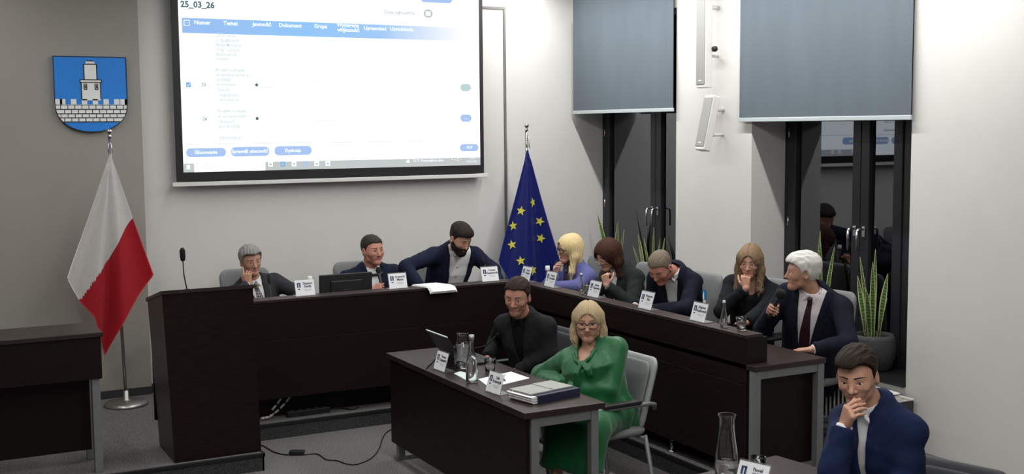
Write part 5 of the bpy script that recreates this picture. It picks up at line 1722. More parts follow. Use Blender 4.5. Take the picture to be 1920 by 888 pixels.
        # shirt
        S_ = smin(Tt - .003 - wrinkle(X, Y, Z, .002, seed + 9), np.minimum(*[smax(cone_d(X, Y, Z, np.float32(E_), np.float32(W_ + (W_ - E_) * .1), .036, .0325), ((X - W_[0]) * nrm(W_ - E_)[0] + (Y - W_[1]) * nrm(W_ - E_)[1] + (Z - W_[2]) * nrm(W_ - E_)[2]) + np.linalg.norm(W_ - E_) * O.get('cuff', .02), .004) for _, E_, W_, _, _ in arms]), .01)
        S_ = np.maximum(S_, -c - .14)
        FS = Fld.__new__(Fld); FS.ax, FS.D, FS.h = F.ax, S_.astype(np.float32), F.h
        if O.get('collar', True):
            FS.cone(N + TR.u * .012 + TR.f * .010, H.w((0, -.02, -.08)), .060, .058, .004, sub=True)
            nk_ax = nrm(H.w((0, -.022, -.055)) - N)
            cn = N + nk_ax * .012
            ring(FS, cn + nk_ax * .006, TR.l, TR.f, nk_ax, .0655, .064, .040, .000, .0068, .10, .006)
            ring(FS, cn - nk_ax * .012, TR.l, TR.f, nk_ax, .067, .066, .034, -.006, .0075, .08, .010)
            for sg in (-1, 1):
                p0 = cn + TR.f * .064 + TR.l * sg * .012 + nk_ax * .004
                FS.cone(p0, p0 + TR.l * sg * .016 + TR.f * .012 - TR.u * .030, .0085, .0075, .006)
                FS.cone(p0 + TR.l * sg * .016 + TR.f * .012 - TR.u * .030, p0 + TR.l * sg * .030 + TR.f * .016 - TR.u * .048, .0075, .004, .006)
                FS.cone(p0, p0 + TR.l * sg * .030 - TR.f * .012 - TR.u * .010, .0085, .0085, .006)
                FS.cone(p0 + TR.l * sg * .030 - TR.f * .012 - TR.u * .010, p0 + TR.l * sg * .030 + TR.f * .010 - TR.u * .040, .0085, .004, .006)
        else:
            FS.cone(N + TR.f * .03, N + TR.f * .09 - TR.u * .03, .055, .05, .01, sub=True)
        sh = emit(O.get('sname', 'shirt'), FS.D, F, O['shirt'])
        if O.get('buttons'):
            for i in range(5):
                qq = .80 - .13 * i
                for st in np.arange(.05, .30, .002):
                    pp = TR.w(0, st, qq)
                    if float(TR.field(np.float32(pp[0]), np.float32(pp[1]), np.float32(pp[2]), 0)) > .005: break
                bt = MB(); bt.lathe([(0, -.003), (.0055, -.003), (.0055, .003), (0, .003)], tuple(pp - org), 10, None)
                bt.build('button', M['black'], sh)
        if O.get('tie') is not None:
            Ft = Fld(TR.w(0, 0, .5) - .36, TR.w(0, 0, .5) + .36, .0055)
            X2, Y2, Z2 = Ft.full(); a2, b2, c2 = TR.loc(X2, Y2, Z2); q2 = c2 / TR.L
            tw = np.interp(q2, [.0, .1, .6, .93, .97], [.004, .042, .036, .017, .014])
            D2 = np.maximum(np.maximum(TR.field(X2, Y2, Z2, 0) - .0095, np.abs(a2) - tw), np.maximum(-b2, np.maximum((q2 - .985) * TR.L, (O.get('tielow', .12) - q2) * TR.L)))
            Ft.D = D2.astype(np.float32)
            kn = N + TR.f * .082 - TR.u * .020
            Ft.cone(kn + TR.u * .012, kn - TR.u * .020 + TR.f * .008, .019, .012, .008)
            emit('tie', Ft.D, Ft, O['tie'])
        if O.get('bow') is not None:
            Fb = Fld(N - .14, N + .14, .004)
            kn = N + TR.f * .090 - TR.u * .016
            Fb.cone(kn, kn + TR.f * .002, .011, .011, .002)
            for sg in (-1, 1): Fb.cone(kn + TR.l * sg * .010, kn + TR.l * sg * .052, .008, .019, .004)
            emit('bow_tie', Fb.D, Fb, O['bow'])
        if O.get('pocket'):
            for st in np.arange(.05, .30, .002):
                pp = TR.w(.10, st, .58)
                if float(TR.field(np.float32(pp[0]), np.float32(pp[1]), np.float32(pp[2]), 0)) > .019: break
            bt = MB(); e1 = pp + TR.l * -.045 - TR.u * .006; e2 = pp + TR.l * .040 + TR.u * .012 - TR.f * .012
            bt.tube([tuple(e1 - org), tuple((e1 + e2) / 2 - org + TR.f * .004), tuple(e2 - org)], .0035, 6); bt.build('pocket_square', O['shirt'], jk)
    elif kind == 'dress':
        wr = wrinkle(X, Y, Z, O.get('wr', .006), seed, .8)
        FD = Fld.__new__(Fld); FD.ax, FD.D, FD.h = F.ax, smin(Tt - .010 - wr, Ar - .008 - wr, .018).astype(np.float32), F.h
        for S, E_, W_, hb, A in arms:
            FD.cone(E_ + (W_ - E_) * .35, E_ + (W_ - E_) * .85, .055, .052, .03)       # full sleeves gathered at the wrist
            FD.cone(S + (E_ - S) * .1, E_, .066, .060, .02)
        FD.cone(N + TR.f * .035, N + TR.f * .115 - TR.u * .062, .066, .052, .012, sub=True)
        FD.cone(N - TR.u * .02, H.w((0, -.02, -.08)), .066, .060, .006, sub=True)
        for sg in (-1, 1):                                                              # pleats from the neckline and shoulders
            for i in range(4):
                p0 = TR.front(sg * (.050 + .022 * i), .90 - .012 * i, .006); p1 = TR.front(sg * (.060 + .026 * i), .70 - .01 * i, .004)
                FD.cone(p0, p1, .0085, .003, .010)
        emit('dress', np.maximum(FD.D, -c - .2), F, O['m'])
        Fb = Fld(TR.front(0, .72, .01) - .20, TR.front(0, .72, .01) + .20, .0055)
        kn = TR.front(0, .78, .020)
        Fb.cone(kn - TR.l * .008, kn + TR.l * .008, .018, .018, .004)
        a1 = TR.front(.045, .72, .026); a2 = TR.front(.052, .62, .022)
        Fb.cone(kn, a1, .011, .026, .004); Fb.cone(a1, a2, .026, .016, .004)
        a1 = TR.front(-.040, .64, .024); a2 = TR.front(-.055, .50, .022)
        Fb.cone(kn, a1, .011, .022, .004); Fb.cone(a1, a2, .022, .028, .004)
        for sg in (-1, 1):
            pts_ = [TR.front(sg * w_, q_, .014) for w_, q_ in ((.010, .78), (.050, .83), (.078, .92))]
            for p_, q_ in zip(pts_, pts_[1:]): Fb.cone(p_, q_, .012, .012, .004)
        X2, Y2, Z2 = Fb.full()
        Fb.D = np.maximum(Fb.D, TR.field(X2, Y2, Z2, 0) - .036).astype(np.float32)
        emit('neck_bow', Fb.D, Fb, O['m'])
    # trousers, skirt and shoes
    if legs:
        ls = np.array([p for K in legs for p in K])
        Fl = Fld(np.minimum(ls.min(0), np.asarray(pel)) - .16, np.maximum(ls.max(0), np.asarray(pel)) + .16, .011)
        for hp, kn, an in legs:
            if O.get('skirt'):
                hem = np.asarray(kn) + (np.asarray(an) - np.asarray(kn)) * .52
                Fl.cone(hp, kn, .105, .085, .10); Fl.cone(kn, hem, .080, .088, .09)
            else:
                Fl.cone(hp, kn, .082, .066, .05); Fl.cone(kn, np.asarray(an) + (np.asarray(kn) - np.asarray(an)) * .05, .064, .050, .02)
        if O.get('skirt') and len(legs) == 2:
            (h0, k0, a0), (h1, k1, a1) = [[np.asarray(v_, float) for v_ in K] for K in legs]
            for t_ in (.0, .25, .5): Fl.cone(k0 + (a0 - k0) * t_, k1 + (a1 - k1) * t_, .078, .078, .06)
            Fl.cone((h0 + h1) / 2, (k0 + k1) / 2, .10, .085, .06)
        Fl.cone(np.asarray(pel) + TR.l * .07, np.asarray(pel) - TR.l * .07, .115, .115, .06)
        X2, Y2, Z2 = Fl.full(); Fl.D = (Fl.D - wrinkle(X2, Y2, Z2, .005, seed + 3, .7)).astype(np.float32)
        if O.get('skirt'):
            k0, a0 = np.asarray(legs[0][1]), np.asarray(legs[0][2]); hz = k0[2] + (a0[2] - k0[2]) * .56
            Fl.D = np.maximum(Fl.D, hz - Z2 + .015 * np.sin(X2 * 40) * np.sin(Y2 * 33)).astype(np.float32)
        emit('skirt' if O.get('skirt') else 'trousers', Fl.D, Fl, O.get('tm', O['m']))
        for hp, kn, an in legs:
            a0 = np.asarray(an); fd = nrm([tf[0], tf[1], 0])
            Fs = Fld(a0 - .30, a0 + .30, .008)
            Fs.cone([a0[0], a0[1], floor + .038], np.array([a0[0], a0[1], floor + .034]) + fd * .16, .036, .032, .01); Fs.cone(a0, [a0[0], a0[1], floor + .05], .038, .04, .02)
            Fs.D = np.maximum(Fs.D, floor + .002 - Fs.full()[2])
            emit('shoe', Fs.D.astype(np.float32), Fs, M['shoe'])
    # ---------------- hair, in the head's own frame
    st = P['style']; hr = P.get('hairres', .0032)
    Lh = .34 if st == 'long' else .15
    Fh = Fld((-.15, -.17, -Lh), (.15, .15, .17), hr)
    x, y, z = Fh.full()
    rg = np.random.RandomState(seed + 50)
    if st == 'short':
        t0, t1 = P.get('hair_t', (.007, .016))
        part = P.get('quiff', 0.0)
        t_ = t0 + (t1 - t0) * sstep(.02, .10, z) + part * sstep(.02, .09, y) * sstep(.03, .09, z)
        fl = .0011 * np.sin(x * 210 + y * 60 + 2 * np.sin(y * 45 + z * 30)) + .0008 * np.sin(x * 120 - z * 90 + 3 * np.sin(y * 38)) + .0006 * np.sin(x * 420 + y * 150)
        D = cranium(x, y, z) - t_ - fl * P.get('rough', 1.0)
        rec = P.get('recede', 0.0)
        zl = np.interp(y, [-.13, -.03, -.018, .012, .024, .045, .075, .10], [-.062, -.045, .004, -.020, .018, .046 + rec, .066 + rec, .070 + rec])
        zl = zl + P.get('side', 0) * sstep(.0, .045, x) * (y > .03)
        zl = zl - .006 * sstep(.03, .0, np.abs(x)) * (y > .05) + rec * .5 * (y > .03) * sstep(.02, .06, np.abs(x))
        D = smax(D, zl - z + .0012 * np.sin(x * 130 + y * 90), .006)
        D = smax(D, -ell_d(np.abs(x), y, z, (.086, -.002, -.006), (.016, .020, .030)), .004)
        if P.get('bald'): 
            D = smax(D, -ell_d(x, y, z, (0, .03, .13), (.045, .07, .05)), .01)
    else:
        ln = P.get('length', .20); vol = P.get('vol', .016)
        A_ = np.float32
        ax_ = np.abs(x)
        D = cranium(x, y, z) - vol
        c_ = lambda xx, a0, b0, r1, r2: cone_d(xx, y, z, np.array(a0, A_), np.array(b0, A_), r1, r2)
        D = smin(D, c_(ax_, (.066, -.005, .04), (.078, -.005, -.06), .026, .030), .03)
        D = smin(D, c_(ax_, (.078, -.005, -.06), (.082, .018 + P.get('fwd', 0), -ln * .80), .030, .026), .03)
        D = smin(D, c_(ax_, (.082, .018 + P.get('fwd', 0), -ln * .80), (.074, .026 + P.get('fwd', 0), -ln - .02), .024, .010), .02)
        D = smin(D, ell_d(x, y, z, (0, -.055, -.05), (.080, .052, ln * .72)), .04)
        px_ = P.get('part', .012)
        D = D + .007 * np.exp(-((x - px_) / .006) ** 2) * (z > .06)
        D = D - (.0032 * np.sin(np.arctan2(x, -y + .02) * 34 + z * 16 + 2 * np.sin(z * 30)) + .0015 * np.sin(np.arctan2(x, -y + .02) * 71 + z * 25)) * sstep(.11, .02, z)
        fc = ell_d(x, y, z, (px_ * .4, .105, -.035), (P.get('facew', .060), .085, .105))
        D = smax(D, -fc, .008)
        D = smax(D, -(jaw(x, y, z, P) - .002), .004)
        D = smax(D, -cone_d(x, y, z, np.array([0, .02, -.08], A_), np.array([0, .03, -.30], A_), .060, .085), .012) if P.get('clearneck', True) else D
    Fh.D = D.astype(np.float32)
    p, q4 = Fh.mesh(); p = H.w(p)
    if len(q4): to_object('hair', p, q4[:, ::-1], [hair_mat(P['hair1'], P['hair2'])], root, org)
    if P.get('beard'):
        D = smin(jaw(x, y, z, P, .009), ell_d(x, y, z, (0, .066, -.092), (.034, .030, .034)), .02) - .0015 * np.sin(x * 300 + 3 * np.sin(z * 150)) - .0012 * np.sin(z * 260 + y * 130)
        zt_ = np.interp(y, [-.02, .0, .02, .045, .06, .08, .1], [.02, .012, -.018, -.040, -.042, -.042, -.042])
        D = smax(D, z - zt_, .006)
        D = smax(D, -(np.abs(x) * 0 + y + .018), .006)
        D = smax(D, -ell_d(x, y, z, (0, .095, -.0635), (.021, .03, .008)), .004)
        # moustache
        D = smin(D, cone_d(np.abs(x), y, z, np.array([0, .090, -.047], np.float32), np.array([.024, .078, -.056], np.float32), .0065, .0055), .004)
        Fh.D = D.astype(np.float32); p, q4 = Fh.mesh(); p = H.w(p)
        to_object('beard', p, q4[:, ::-1], [hair_mat(P['hair1'], P['hair2'])], root, org)
    if P.get('glasses'):
        G = P['glasses']; q = MB()
        ww, hh, r = G.get('w', .027), G.get('h', .019), G.get('r', .0018)
        gy = .098; gz = G.get('z', -.002)
        W_ = lambda v: tuple(H.w(v) - org)
        for sg in (-1, 1):
            pts = []
            for i in range(24):
                a_ = i / 24 * 2 * math.pi; ca, sa = math.cos(a_), math.sin(a_)
                e_ = .62
                pts.append(W_((sg * .0345 + ww * math.copysign(abs(ca) ** e_, ca), gy - .012 * (abs(ca) ** 2) * (1 if ca * sg > 0 else 0) , gz + hh * math.copysign(abs(sa) ** e_, sa))))
            q.tube(pts, r, 8, closed=True)
            q.tube([W_((sg * (.0345 + ww), gy - .012, gz + .006)), W_((sg * .076, .07, gz + .007)), W_((sg * .084, .0, gz + .008)), W_((sg * .085, -.02, gz - .008))], r * .9, 6)
        q.tube([W_((-.0085, gy, gz + .004)), W_((0, gy + .006, gz + .007)), W_((.0085, gy, gz + .004))], r, 8)
        q.build('glasses', G['m'], root)
    root['_x'] = 0; del root['_x']
    info = dict(H=H, TR=TR, N=N, arms=arms, root=root, org=org)
    return info

M['shoe'] = mat('black_shoe_leather', (.012, .011, .010), .35, noise=.1, nscale=60)
def cloth(name, c, n=.12, rough=.9, sheen=.0, bump=.15):
    return mat(name, c, rough, spec=.2, noise=n, nscale=120, bump=bump, bscale=700, sheen=sheen)
C_ = {'navy': cloth('navy_suit_cloth', (.0085, .0115, .030)), 'navy2': cloth('bright_navy_suit_cloth', (.0075, .015, .050)), 'dknavy': cloth('dark_navy_suit_cloth', (.0085, .010, .020)),
      'char': cloth('charcoal_suit_cloth', (.030, .030, .034)), 'black': cloth('black_suit_cloth', (.013, .0135, .0155)), 'blk2': cloth('soft_black_cloth', (.008, .009, .011)),
      'lilac': cloth('lilac_blazer_cloth', (.115, .120, .300)), 'dgreen': cloth('dark_greenish_blazer_cloth', (.014, .019, .018)),
      'green': mat('emerald_satin', (.003, .100, .027), .5, noise=.08, nscale=20, bump=.08, bscale=60, sheen=.15),
      'white': cloth('white_shirt_cloth', (.70, .70, .71), .03), 'wpink': cloth('pale_pink_shirt_cloth', (.68, .62, .64), .03), 'offw': cloth('off_white_shirt_cloth', (.60, .60, .58), .04),
      'blackshirt': cloth('black_shirt_cloth', (.006, .006, .007)), 'print': mat('dark_printed_blouse', (.05, .05, .08), .8, noise=.9, nscale=90),
      'tie_red': mat('dark_plum_tie', (.030, .008, .016), .5, noise=.25, nscale=60, stretch=(3, 3, 9)), 'bow': mat('navy_bow_satin', (.008, .009, .022), .4, noise=.1, nscale=60),
      'trou': cloth('dark_trouser_cloth', (.012, .013, .018))}
def check_tie():
    m = bpy.data.materials.new('checked_tie'); m.use_nodes = True
    nt = m.node_tree; b = nt.nodes['Principled BSDF']; b.inputs['Roughness'].default_value = .6
    tc = nt.nodes.new('ShaderNodeTexCoord'); mp = nt.nodes.new('ShaderNodeMapping'); ck = nt.nodes.new('ShaderNodeTexChecker')
    mp.inputs['Rotation'].default_value = (0, math.radians(45), 0)
    ck.inputs['Scale'].default_value = 95; ck.inputs['Color1'].default_value = (.030, .028, .028, 1); ck.inputs['Color2'].default_value = (.30, .29, .27, 1)
    nt.links.new(tc.outputs['Object'], mp.inputs['Vector']); nt.links.new(mp.outputs[0], ck.inputs['Vector']); nt.links.new(ck.outputs['Color'], b.inputs['Base Color'])
    return m
C_['tie_check'] = check_tie()

def hand_mic(tip, tail, label, head=.026):
    a, b = Vector(tip), Vector(tail); d = (b - a).normalized()
    root = thing('handheld_microphone', label, 'microphone', tail, group='handheld microphones')
    o = b
    q = MB(); q.tube([a - o, a + d * .012 - o, a + d * .03 - o, a + d * .05 - o, a + d * .062 - o], [head * .55, head * .95, head, head * .8, head * .6], 16); q.build('foam_head', M['black_soft'], root)
    q = MB(); q.tube([a + d * .058 - o, a + d * .075 - o, b - d * .02 - o, b - o], [.017, .0155, .012, .0125], 14); q.build('handle', M['black'], root)
    return root

def wv(p, **k): return np.array(at(p[0], p[1], **k))
# ------------------------------------------------------------------ the eleven people
SK_A, SK_B, SK_C, SK_R = (.46, .245, .170), (.50, .27, .19), (.44, .215, .15), (.47, .21, .155)
def headc(px, **k): return wv(px, **k)
def neck_of(hc, th, pitch, tth, back=.025, drop=.148):
    H = Head(hc, th, pitch)
    tf = np.array([math.sin(tth), -math.cos(tth), 0])
    return H.c - H.u * drop * .6 - np.array([0, 0, drop * .4]) - tf * back

def grip(tip, tail, d0, t=.55, curl=(2.9, 3.0, 3.1, 3.2), **k):
    """right hand closed round a shaft from tail to tip"""
    tip, tail = np.asarray(tip, float), np.asarray(tail, float)
    m = nrm(tip - tail); d = np.asarray(d0, float); d = nrm(d - m * (d @ m)); n = np.cross(m, d)
    G = tail + (tip - tail) * t
    r = dict(w=G - d * .080 - n * .026, d=tuple(d), n=tuple(n), curl=list(curl), thumb=(.55, .8)); r.update(k); return r

def old_man():
    hc = headc((470, 489), Y=9.30); th = .10
    W = wv((466, 533), Y=9.17)
    person('person with grey swept-back hair in a dark suit, cheek on his hand', hc, th, .10, -.10, .98, .12, (2.68, 9.43, .62), neck_of(hc, th, .1, .1) + np.array([.02, 0, -.02]),
           dict(w=W, d=(-.05, .22, 1), n=(.55, .75, -.1), curl=[.35, 1.9, 2.1, 2.2], thumb=(.5, .5), pole=(-.9, -.2, -.6)),
           dict(w=(2.83, 8.96, .935), e=(2.98, 9.18, .945), d=(-1, -.2, .1), n=(0, 0, -1), curl=.5, show=False),
           dict(skin=SK_A, hair1=(.13, .125, .12), hair2=(.34, .33, .32), browcol=(.10, .09, .085), style='short', hair_t=(.012, .022), quiff=.012, recede=.008, rough=1.4, outfit=dict(kind='suit', m=C_['char'], shirt=C_['white'], tie=C_['tie_check'], v=(.25, .060)), jaw=.95, fat=-.002, eye=.0036), 11)
def mic_man():
    hc = headc((698, 469), Y=9.24); th = .22
    W = np.array([3.500, 8.955, .955]); d = nrm((.45, -.35, .25)); n = nrm((.6, .8, 0))
    person('person in a navy suit and dark bow-tie speaking into a microphone behind the monitor', hc, th, .02, -.03, 1.04, .10, (3.60, 9.44, .62), neck_of(hc, th, 0, 0, .02) + np.array([0, .02, -.01]),
           grip((3.575, 9.085, 1.150), (3.560, 8.955, .955), (.55, -.6, .1), .18, e=(3.31, 9.16, .945)),
           dict(w=(3.72, 9.00, .935), e=(3.93, 9.18, .95), d=(-1, -.2, 0), n=(0, 0, -1), curl=.5, show=False),
           dict(skin=SK_R, hair1=(.020, .016, .013), hair2=(.045, .038, .032), style='short', hair_t=(.004, .012), recede=.006, rough=.7, w=1.14, d=1.15, sw=.215, belly=.03, jaw=1.10, fat=.007, neck=.062, arm=1.12, outfit=dict(kind='suit', m=C_['navy'], shirt=C_['white'], bow=C_['bow'], v=(.05, .062)), eye=.0036), 12)
    hand_mic((3.575, 9.085, 1.150), (3.560, 8.955, .955), 'black handheld microphone raised to the mouth of the man with the bow-tie', .024)
def beard_man():
    hc = headc((863, 447), Y=9.06); th = .22
    person('person with a dark full beard in an open navy blazer leaning over the desk', hc, th, .50, .02, 1.06, .12, (4.30, 9.47, .66), np.array([4.345, 9.20, 1.255]),
           dict(w=wv((790, 540), Y=8.93), d=(.1, -.6, -.3), n=(.3, 0, -1), curl=.5, pole=(-1, .35, .25), show=False),
           dict(w=(4.62, 8.90, .93), e=(4.67, 9.12, 1.05), d=(-.5, -.6, -.2), n=(0, 0, -1), curl=.5, show=False),
           dict(skin=SK_B, hair1=(.012, .009, .008), hair2=(.030, .022, .018), style='short', hair_t=(.005, .020), quiff=.010, beard=True, tilt=-.16, w=1.06, d=1.05, sw=.205, ua=.31, jaw=1.02, hunch=.03, arm=1.10, outfit=dict(kind='suit', m=C_['navy'], shirt=C_['white'], open=.105, voff=.02, v=(.0, .1), buttons=True), eye=.0018, lidlow=.002), 13)
def blonde_woman():
    hc = headc((1068, 467), X=5.24); th = -1.70
    W = wv((1040, 516), X=5.06)
    person('person with blonde hair and dark glasses in a lilac blazer, holding a microphone stem', hc, th, .06, .0, 1.01, -1.42, (5.50, 8.90, .62), neck_of(hc, th, 0, -1.4, .03) + np.array([.02, 0, .0]),
           dict(w=W, d=(-.1, -.15, 1), n=(.75, -.55, 0), curl=[1.5, 1.6, 1.7, 1.8], thumb=(.6, .5), pole=(-.1, .9, -.8)),
           dict(w=(4.98, 8.74, .935), e=(5.22, 8.62, .925), d=(-.4, .9, .1), n=(0, 0, -1), curl=.6, show=False),
           dict(skin=SK_B, hair1=(.50, .37, .17), hair2=(.76, .62, .36), browcol=(.16, .10, .05), style='long', length=.235, vol=.021, fwd=.012, part=-.012, scale=.93, w=.94, sw=.165, neck=.046, jaw=.92, lip=(.32, .11, .10), clearneck=False, glasses=dict(m=M['black'], w=.028, h=.021, r=.0030),
                outfit=dict(kind='cardigan', name='blazer', sname='blouse', m=C_['lilac'], shirt=C_['print'], collar=False, open=.055, v=(.1, .07))), 14)
def dark_woman():
    hc = headc((1140, 478), X=5.22); th = -1.55
    W = wv((1137, 534), X=5.08)
    r = person('person with long dark reddish hair and thin glasses, chin on her fist', hc, th, .45, .05, 1.01, -1.38, (5.50, 8.16, .62), neck_of(hc, th, .4, -1.4, .05) + np.array([.04, 0, .02]),
           dict(w=(4.98, 8.14, .935), e=(5.20, 8.27, .93), d=(-.5, -.8, .1), n=(0, 0, -1), curl=.6, show=False),
           dict(w=W, d=(-.12, .12, 1), n=(.85, .5, .1), curl=[2.9, 3.1, 3.2, 3.3], thumb=(.5, .5), pole=(-.2, -.6, -.8)),
           dict(skin=SK_B, hair1=(.022, .010, .007), hair2=(.075, .032, .020), style='long', length=.22, vol=.023, fwd=-.01, part=.02, scale=.96, sw=.172, neck=.047, jaw=.94, lip=(.32, .12, .11), glasses=dict(m=M['alu'], w=.027, h=.018, r=.0014), eye=.002,
                clearneck=False, outfit=dict(kind='suit', name='blazer', sname='blouse', m=C_['dgreen'], shirt=C_['offw'], v=(.35, .05), cuff=.02)), 15)
    E_, W_ = r['arms'][1][1], r['arms'][1][2]
    d = nrm(W_ - E_); q = MB(); pts = []
    a = nrm(np.cross(d, (1, 0, 0))); b = np.cross(d, a); c = W_ - d * .012 - r['org']
    for i in range(20): pts.append(tuple(c + (a * math.cos(i / 20 * 6.2832) + b * math.sin(i / 20 * 6.2832)) * .0275))
    q.tube(pts, .006, 8, closed=True); q.build('watch_strap', M['black'], r['root'])
def stooping_man():
    hc = headc((1239, 501), X=5.12); th = -1.22
    person('person with short greying hair in a dark navy suit, stooping over the side desk', hc, th, .66, .0, 1.02, -1.02, (5.50, 7.46, .62), np.array([5.27, 7.28, 1.20]),
           dict(w=(4.98, 7.38, .935), e=(5.22, 7.50, .945), d=(-.6, -.7, .05), n=(0, 0, -1), curl=.5, show=False),
           dict(w=(4.98, 7.18, .935), e=(5.22, 7.05, .945), d=(-.6, .6, .05), n=(0, 0, -1), curl=.5, show=False),
           dict(skin=SK_R, hair1=(.10, .075, .05), hair2=(.22, .18, .14), style='short', hair_t=(.003, .010), recede=.006, rough=.6, w=.96, d=1.10, sw=.150, sdrop=.08, sfwd=.01, hunch=.05, jaw=1.05, fat=.005, neck=.060, arm=1.0, eye=.0016, outfit=dict(kind='suit', m=C_['dknavy'], shirt=C_['white'], v=(.10, .060))), 16)
def hand_on_mouth_woman():
    hc = headc((1406, 491), X=5.52); th = -.86
    W = wv((1399, 540), X=5.42)
    person('person with long light brown hair in a black blazer, her hand over her mouth', hc, th, .16, .03, .98, -1.10, (5.74, 6.92, .62), neck_of(hc, th, .1, -1.1, .03) + np.array([.02, 0, .0]),
           dict(w=W, d=(.0, .10, 1), n=(.72, .68, .05), curl=[2.5, 2.8, 2.9, 3.0], thumb=(.4, .5), pole=(-.6, .3, -.8)),
           dict(w=wv((1398, 606), X=5.22), d=(-.2, 1, -.1), n=(.2, 0, -1), curl=.5, pole=(.2, -.9, -.5), show=False),
           dict(skin=SK_B, hair1=(.085, .050, .028), hair2=(.33, .23, .14), browcol=(.07, .04, .025), style='long', length=.25, vol=.014, fwd=.02, part=.0, scale=.95, w=.9, sw=.168, neck=.045, jaw=.90, facew=.054, clearneck=False,
                outfit=dict(kind='suit', name='blazer', sname='blouse', m=C_['blk2'], shirt=C_['black'], collar=False, v=(.5, .055), cuff=.2)), 17)
def white_haired_man():
    hc = headc((1505, 510), X=5.38); th = -2.12
    U3, R3, A3 = np.array([0, 0, 1.]), np.array([.883, -.470, 0]), np.array([.470, .883, 0])
    a = wv((1467, 543), X=5.14); b = wv((1441, 596), X=5.08)
    person('person with thick white hair in a dark suit and plum tie holding a microphone', hc, th, .0, .04, 1.05, -1.12, (5.64, 6.17, .62), wv((1527, 547), X=5.46),
           grip(a, b, tuple(-.75 * A3 - .55 * R3 + .1 * U3), .26, pole=(-.3, .5, -.9)),
           dict(w=wv((1522, 655), X=5.22), d=(-.75, .55, -.06), n=(-.1, 0, -1), curl=[.5, .55, .6, .65], pole=(.3, -.8, -.6)),
           dict(skin=SK_A, hair1=(.46, .45, .42), hair2=(.72, .71, .68), browcol=(.30, .27, .24), style='short', hair_t=(.012, .024), quiff=.010, rough=1.3, w=1.08, d=1.12, belly=.03, sw=.188, jaw=1.0, arm=1.05, outfit=dict(kind='suit', m=C_['dknavy'], shirt=C_['wpink'], tie=C_['tie_red'], v=(.02, .085), tielow=.02), eye=.004), 18,
           legs=[((5.55, 6.25, .60), (5.16, 6.12, .60), (5.12, 6.10, .20)), ((5.58, 6.05, .60), (5.22, 5.84, .60), (5.20, 5.82, .20))])
    hand_mic(a, b, 'black foam-headed microphone held by the white-haired man', .034)
def man_in_black():
    hc = headc((970, 556), X=3.74); th = -.80
    person('person with short dark hair in a black suit and black shirt at the front table', hc, th, .22, .05, 1.04, -1.05, (4.00, 7.10, .51), neck_of(hc, th, .2, -1.1, .05) + np.array([.02, .03, -.01]),
           dict(w=(3.64, 7.22, .70), e=(3.80, 7.38, .79), d=(-.7, -.2, -.7), n=(0, 0, -1), curl=.6, show=False),
           dict(w=(3.74, 6.98, .64), e=(3.93, 6.84, .76), d=(-.6, .4, -.5), n=(0, 0, -1), curl=.6, show=False),
           dict(skin=SK_C, hair1=(.016, .010, .007), hair2=(.040, .025, .017), style='short', hair_t=(.006, .014), recede=.012, rough=1.0, sw=.170, w=1.0, jaw=.92, stubble=True, eye=.0035, outfit=dict(kind='suit', m=C_['black'], shirt=C_['blackshirt'], v=(.2, .055))), 19, floor=0,
           legs=[((3.92, 7.12, .50), (3.62, 7.10, .50), (3.64, 7.10, .09)), ((3.94, 6.92, .50), (3.64, 6.84, .50), (3.66, 6.84, .09))])
def green_woman():
    hc = headc((1103, 602), X=3.84); th = -.62
    person('person with blonde hair and glasses in a green dress, seated at the front table', hc, th, .10, -.02, 1.03, -.98, (3.93, 6.12, .51), neck_of(hc, th, .1, -1.0, .03) + np.array([.0, 0, .0]),
           dict(w=wv((1056, 724), X=3.66), e=wv((1012, 705), X=3.76), d=(-.1, -.7, -.7), n=(.9, 0, -.3), curl=.7, show=False),
           dict(w=wv((1068, 732), X=3.68), e=wv((1142, 728), X=3.86), d=(-.2, .6, -.7), n=(.5, .2, -.8), curl=.7, show=False),
           dict(skin=SK_B, hair1=(.30, .215, .115), hair2=(.54, .43, .27), browcol=(.12, .07, .04), style='long', length=.135, vol=.011, fwd=-.01, part=.0, facew=.062, w=1.06, d=1.30, bust=.040, belly=.035, sw=.168, sdrop=.066, shpad=.050, neck=.056, jaw=1.12, fat=.010, arm=1.12, lip=(.34, .13, .12), sleeve=.02,
                glasses=dict(m=mat('plum_glasses_frame', (.05, .012, .02), .3, noise=.1, nscale=50), w=.030, h=.018, r=.0026), outfit=dict(kind='dress', m=C_['green'], skirt=True, wr=.009)), 20, floor=0, garment=.0075,
           legs=[((3.86, 6.22, .52), (3.52, 6.00, .52), (3.42, 5.92, .09)), ((3.92, 6.02, .52), (3.60, 5.78, .52), (3.50, 5.72, .09))])
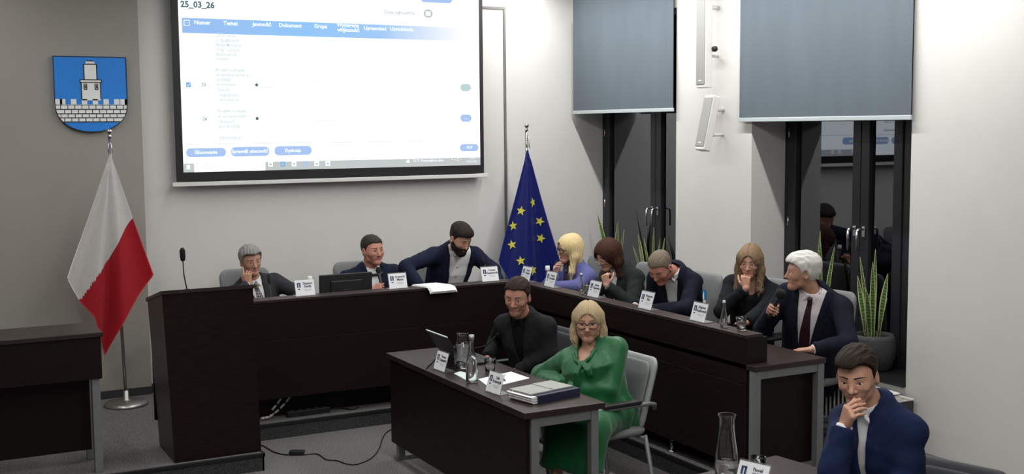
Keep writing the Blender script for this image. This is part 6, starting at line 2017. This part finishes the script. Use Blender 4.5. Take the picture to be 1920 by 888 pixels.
def young_man():
    th = -1.02
    dpt = 4.80
    d = CR * ((1607 - 960) / FPX) + CU * ((444 - 705) / FPX) + _f
    hc = np.array(Vector((0, 0, CAMH)) + d * dpt)
    def dp(px, py, dd): return np.array(Vector((0, 0, CAMH)) + (CR * ((px - 960) / FPX) + CU * ((444 - py) / FPX) + _f) * dd)
    N = dp(1636, 762, 4.87)
    U3, R3, A3 = np.array([0, 0, 1.]), np.array([.883, -.470, 0]), np.array([.470, .883, 0])
    W = dp(1583, 800, 4.64)
    pe = dp(1690, 990, 4.98) * np.array([1, 1, 0]) + np.array([0, 0, .52]); fw = np.array([math.sin(-1.30), -math.cos(-1.30), 0]); lf = np.array([math.cos(-1.30), math.sin(-1.30), 0])
    r = person('person with short brown hair in a bright navy suit, fingers at his mouth', hc, th, .20, -.06, .97, -1.42, dp(1690, 990, 4.98) * np.array([1, 1, 0]) + np.array([0, 0, .52]), N,
           dict(w=W, d=tuple(.85 * U3 - .42 * A3 + .12 * R3), n=tuple(.9 * R3 + .35 * A3), curl=[(1.05, .15, .1), (1.15, .5, .2), (1.15, .35, .2), (1.15, .45, .25)], thumb=(.7, .3), pole=(-.5, .2, -.9), spread=.07, e=dp(1562, 880, 4.62)),
           dict(w=dp(1640, 930, 4.58), e=dp(1698, 905, 4.72), d=(-.8, .5, 0), n=(0, 0, -1), curl=.5, show=False),
           dict(skin=SK_B, hair1=(.011, .007, .005), hair2=(.032, .021, .014), style='short', hair_t=(.006, .020), quiff=.014, recede=.004, side=.016, rough=1.2, sw=.156, sdrop=.088, w=.95, jaw=1.0, arm=1.0, stubble=False, eye=.0044, gaze=-.002, outfit=dict(kind='suit', m=C_['navy2'], shirt=C_['white'], v=(.12, .034), pocket=True, cuff=-.06), hairres=.0028), 21, floor=0, res=.0023, hres=.0026, garment=.0065,
           legs=[tuple(pe + lf * s_ * w_ + fw * f_ + np.array([0, 0, z_]) for w_, f_, z_ in ((.09, .02, -.01), (.12, .40, 0), (.12, .36, -.43))) for s_ in (1, -1)])
    hb = r['arms'][0][3]
    a, b = [x for x in hb][10][0], [x for x in hb][10][1]      # ring finger, first joint
    ax_ = nrm(b - a); c = a + (b - a) * .45 - r['org']; u = nrm(np.cross(ax_, (0, 0, 1))); v = np.cross(ax_, u)
    q = MB(); q.tube([tuple(c + (u * math.cos(i / 18 * 6.2832) + v * math.sin(i / 18 * 6.2832)) * .0088) for i in range(18)], .0013, 6, closed=True); q.build('ring', M['gold'], r['root'])
for fn in (old_man, mic_man, beard_man, blonde_woman, dark_woman, stooping_man, hand_on_mouth_woman, white_haired_man, man_in_black, green_woman, young_man):
    fn()
gooseneck([tuple(wv((1029, 540), X=4.95) * np.array([1, 1, 0]) + np.array([0, 0, TT])), tuple(wv((1031, 524), X=4.98)), tuple(wv((1038, 506), X=5.04)), tuple(wv((1042, 499), X=5.07))], 'gooseneck microphone pulled to the mouth of the blonde woman in lilac', .055, .020)
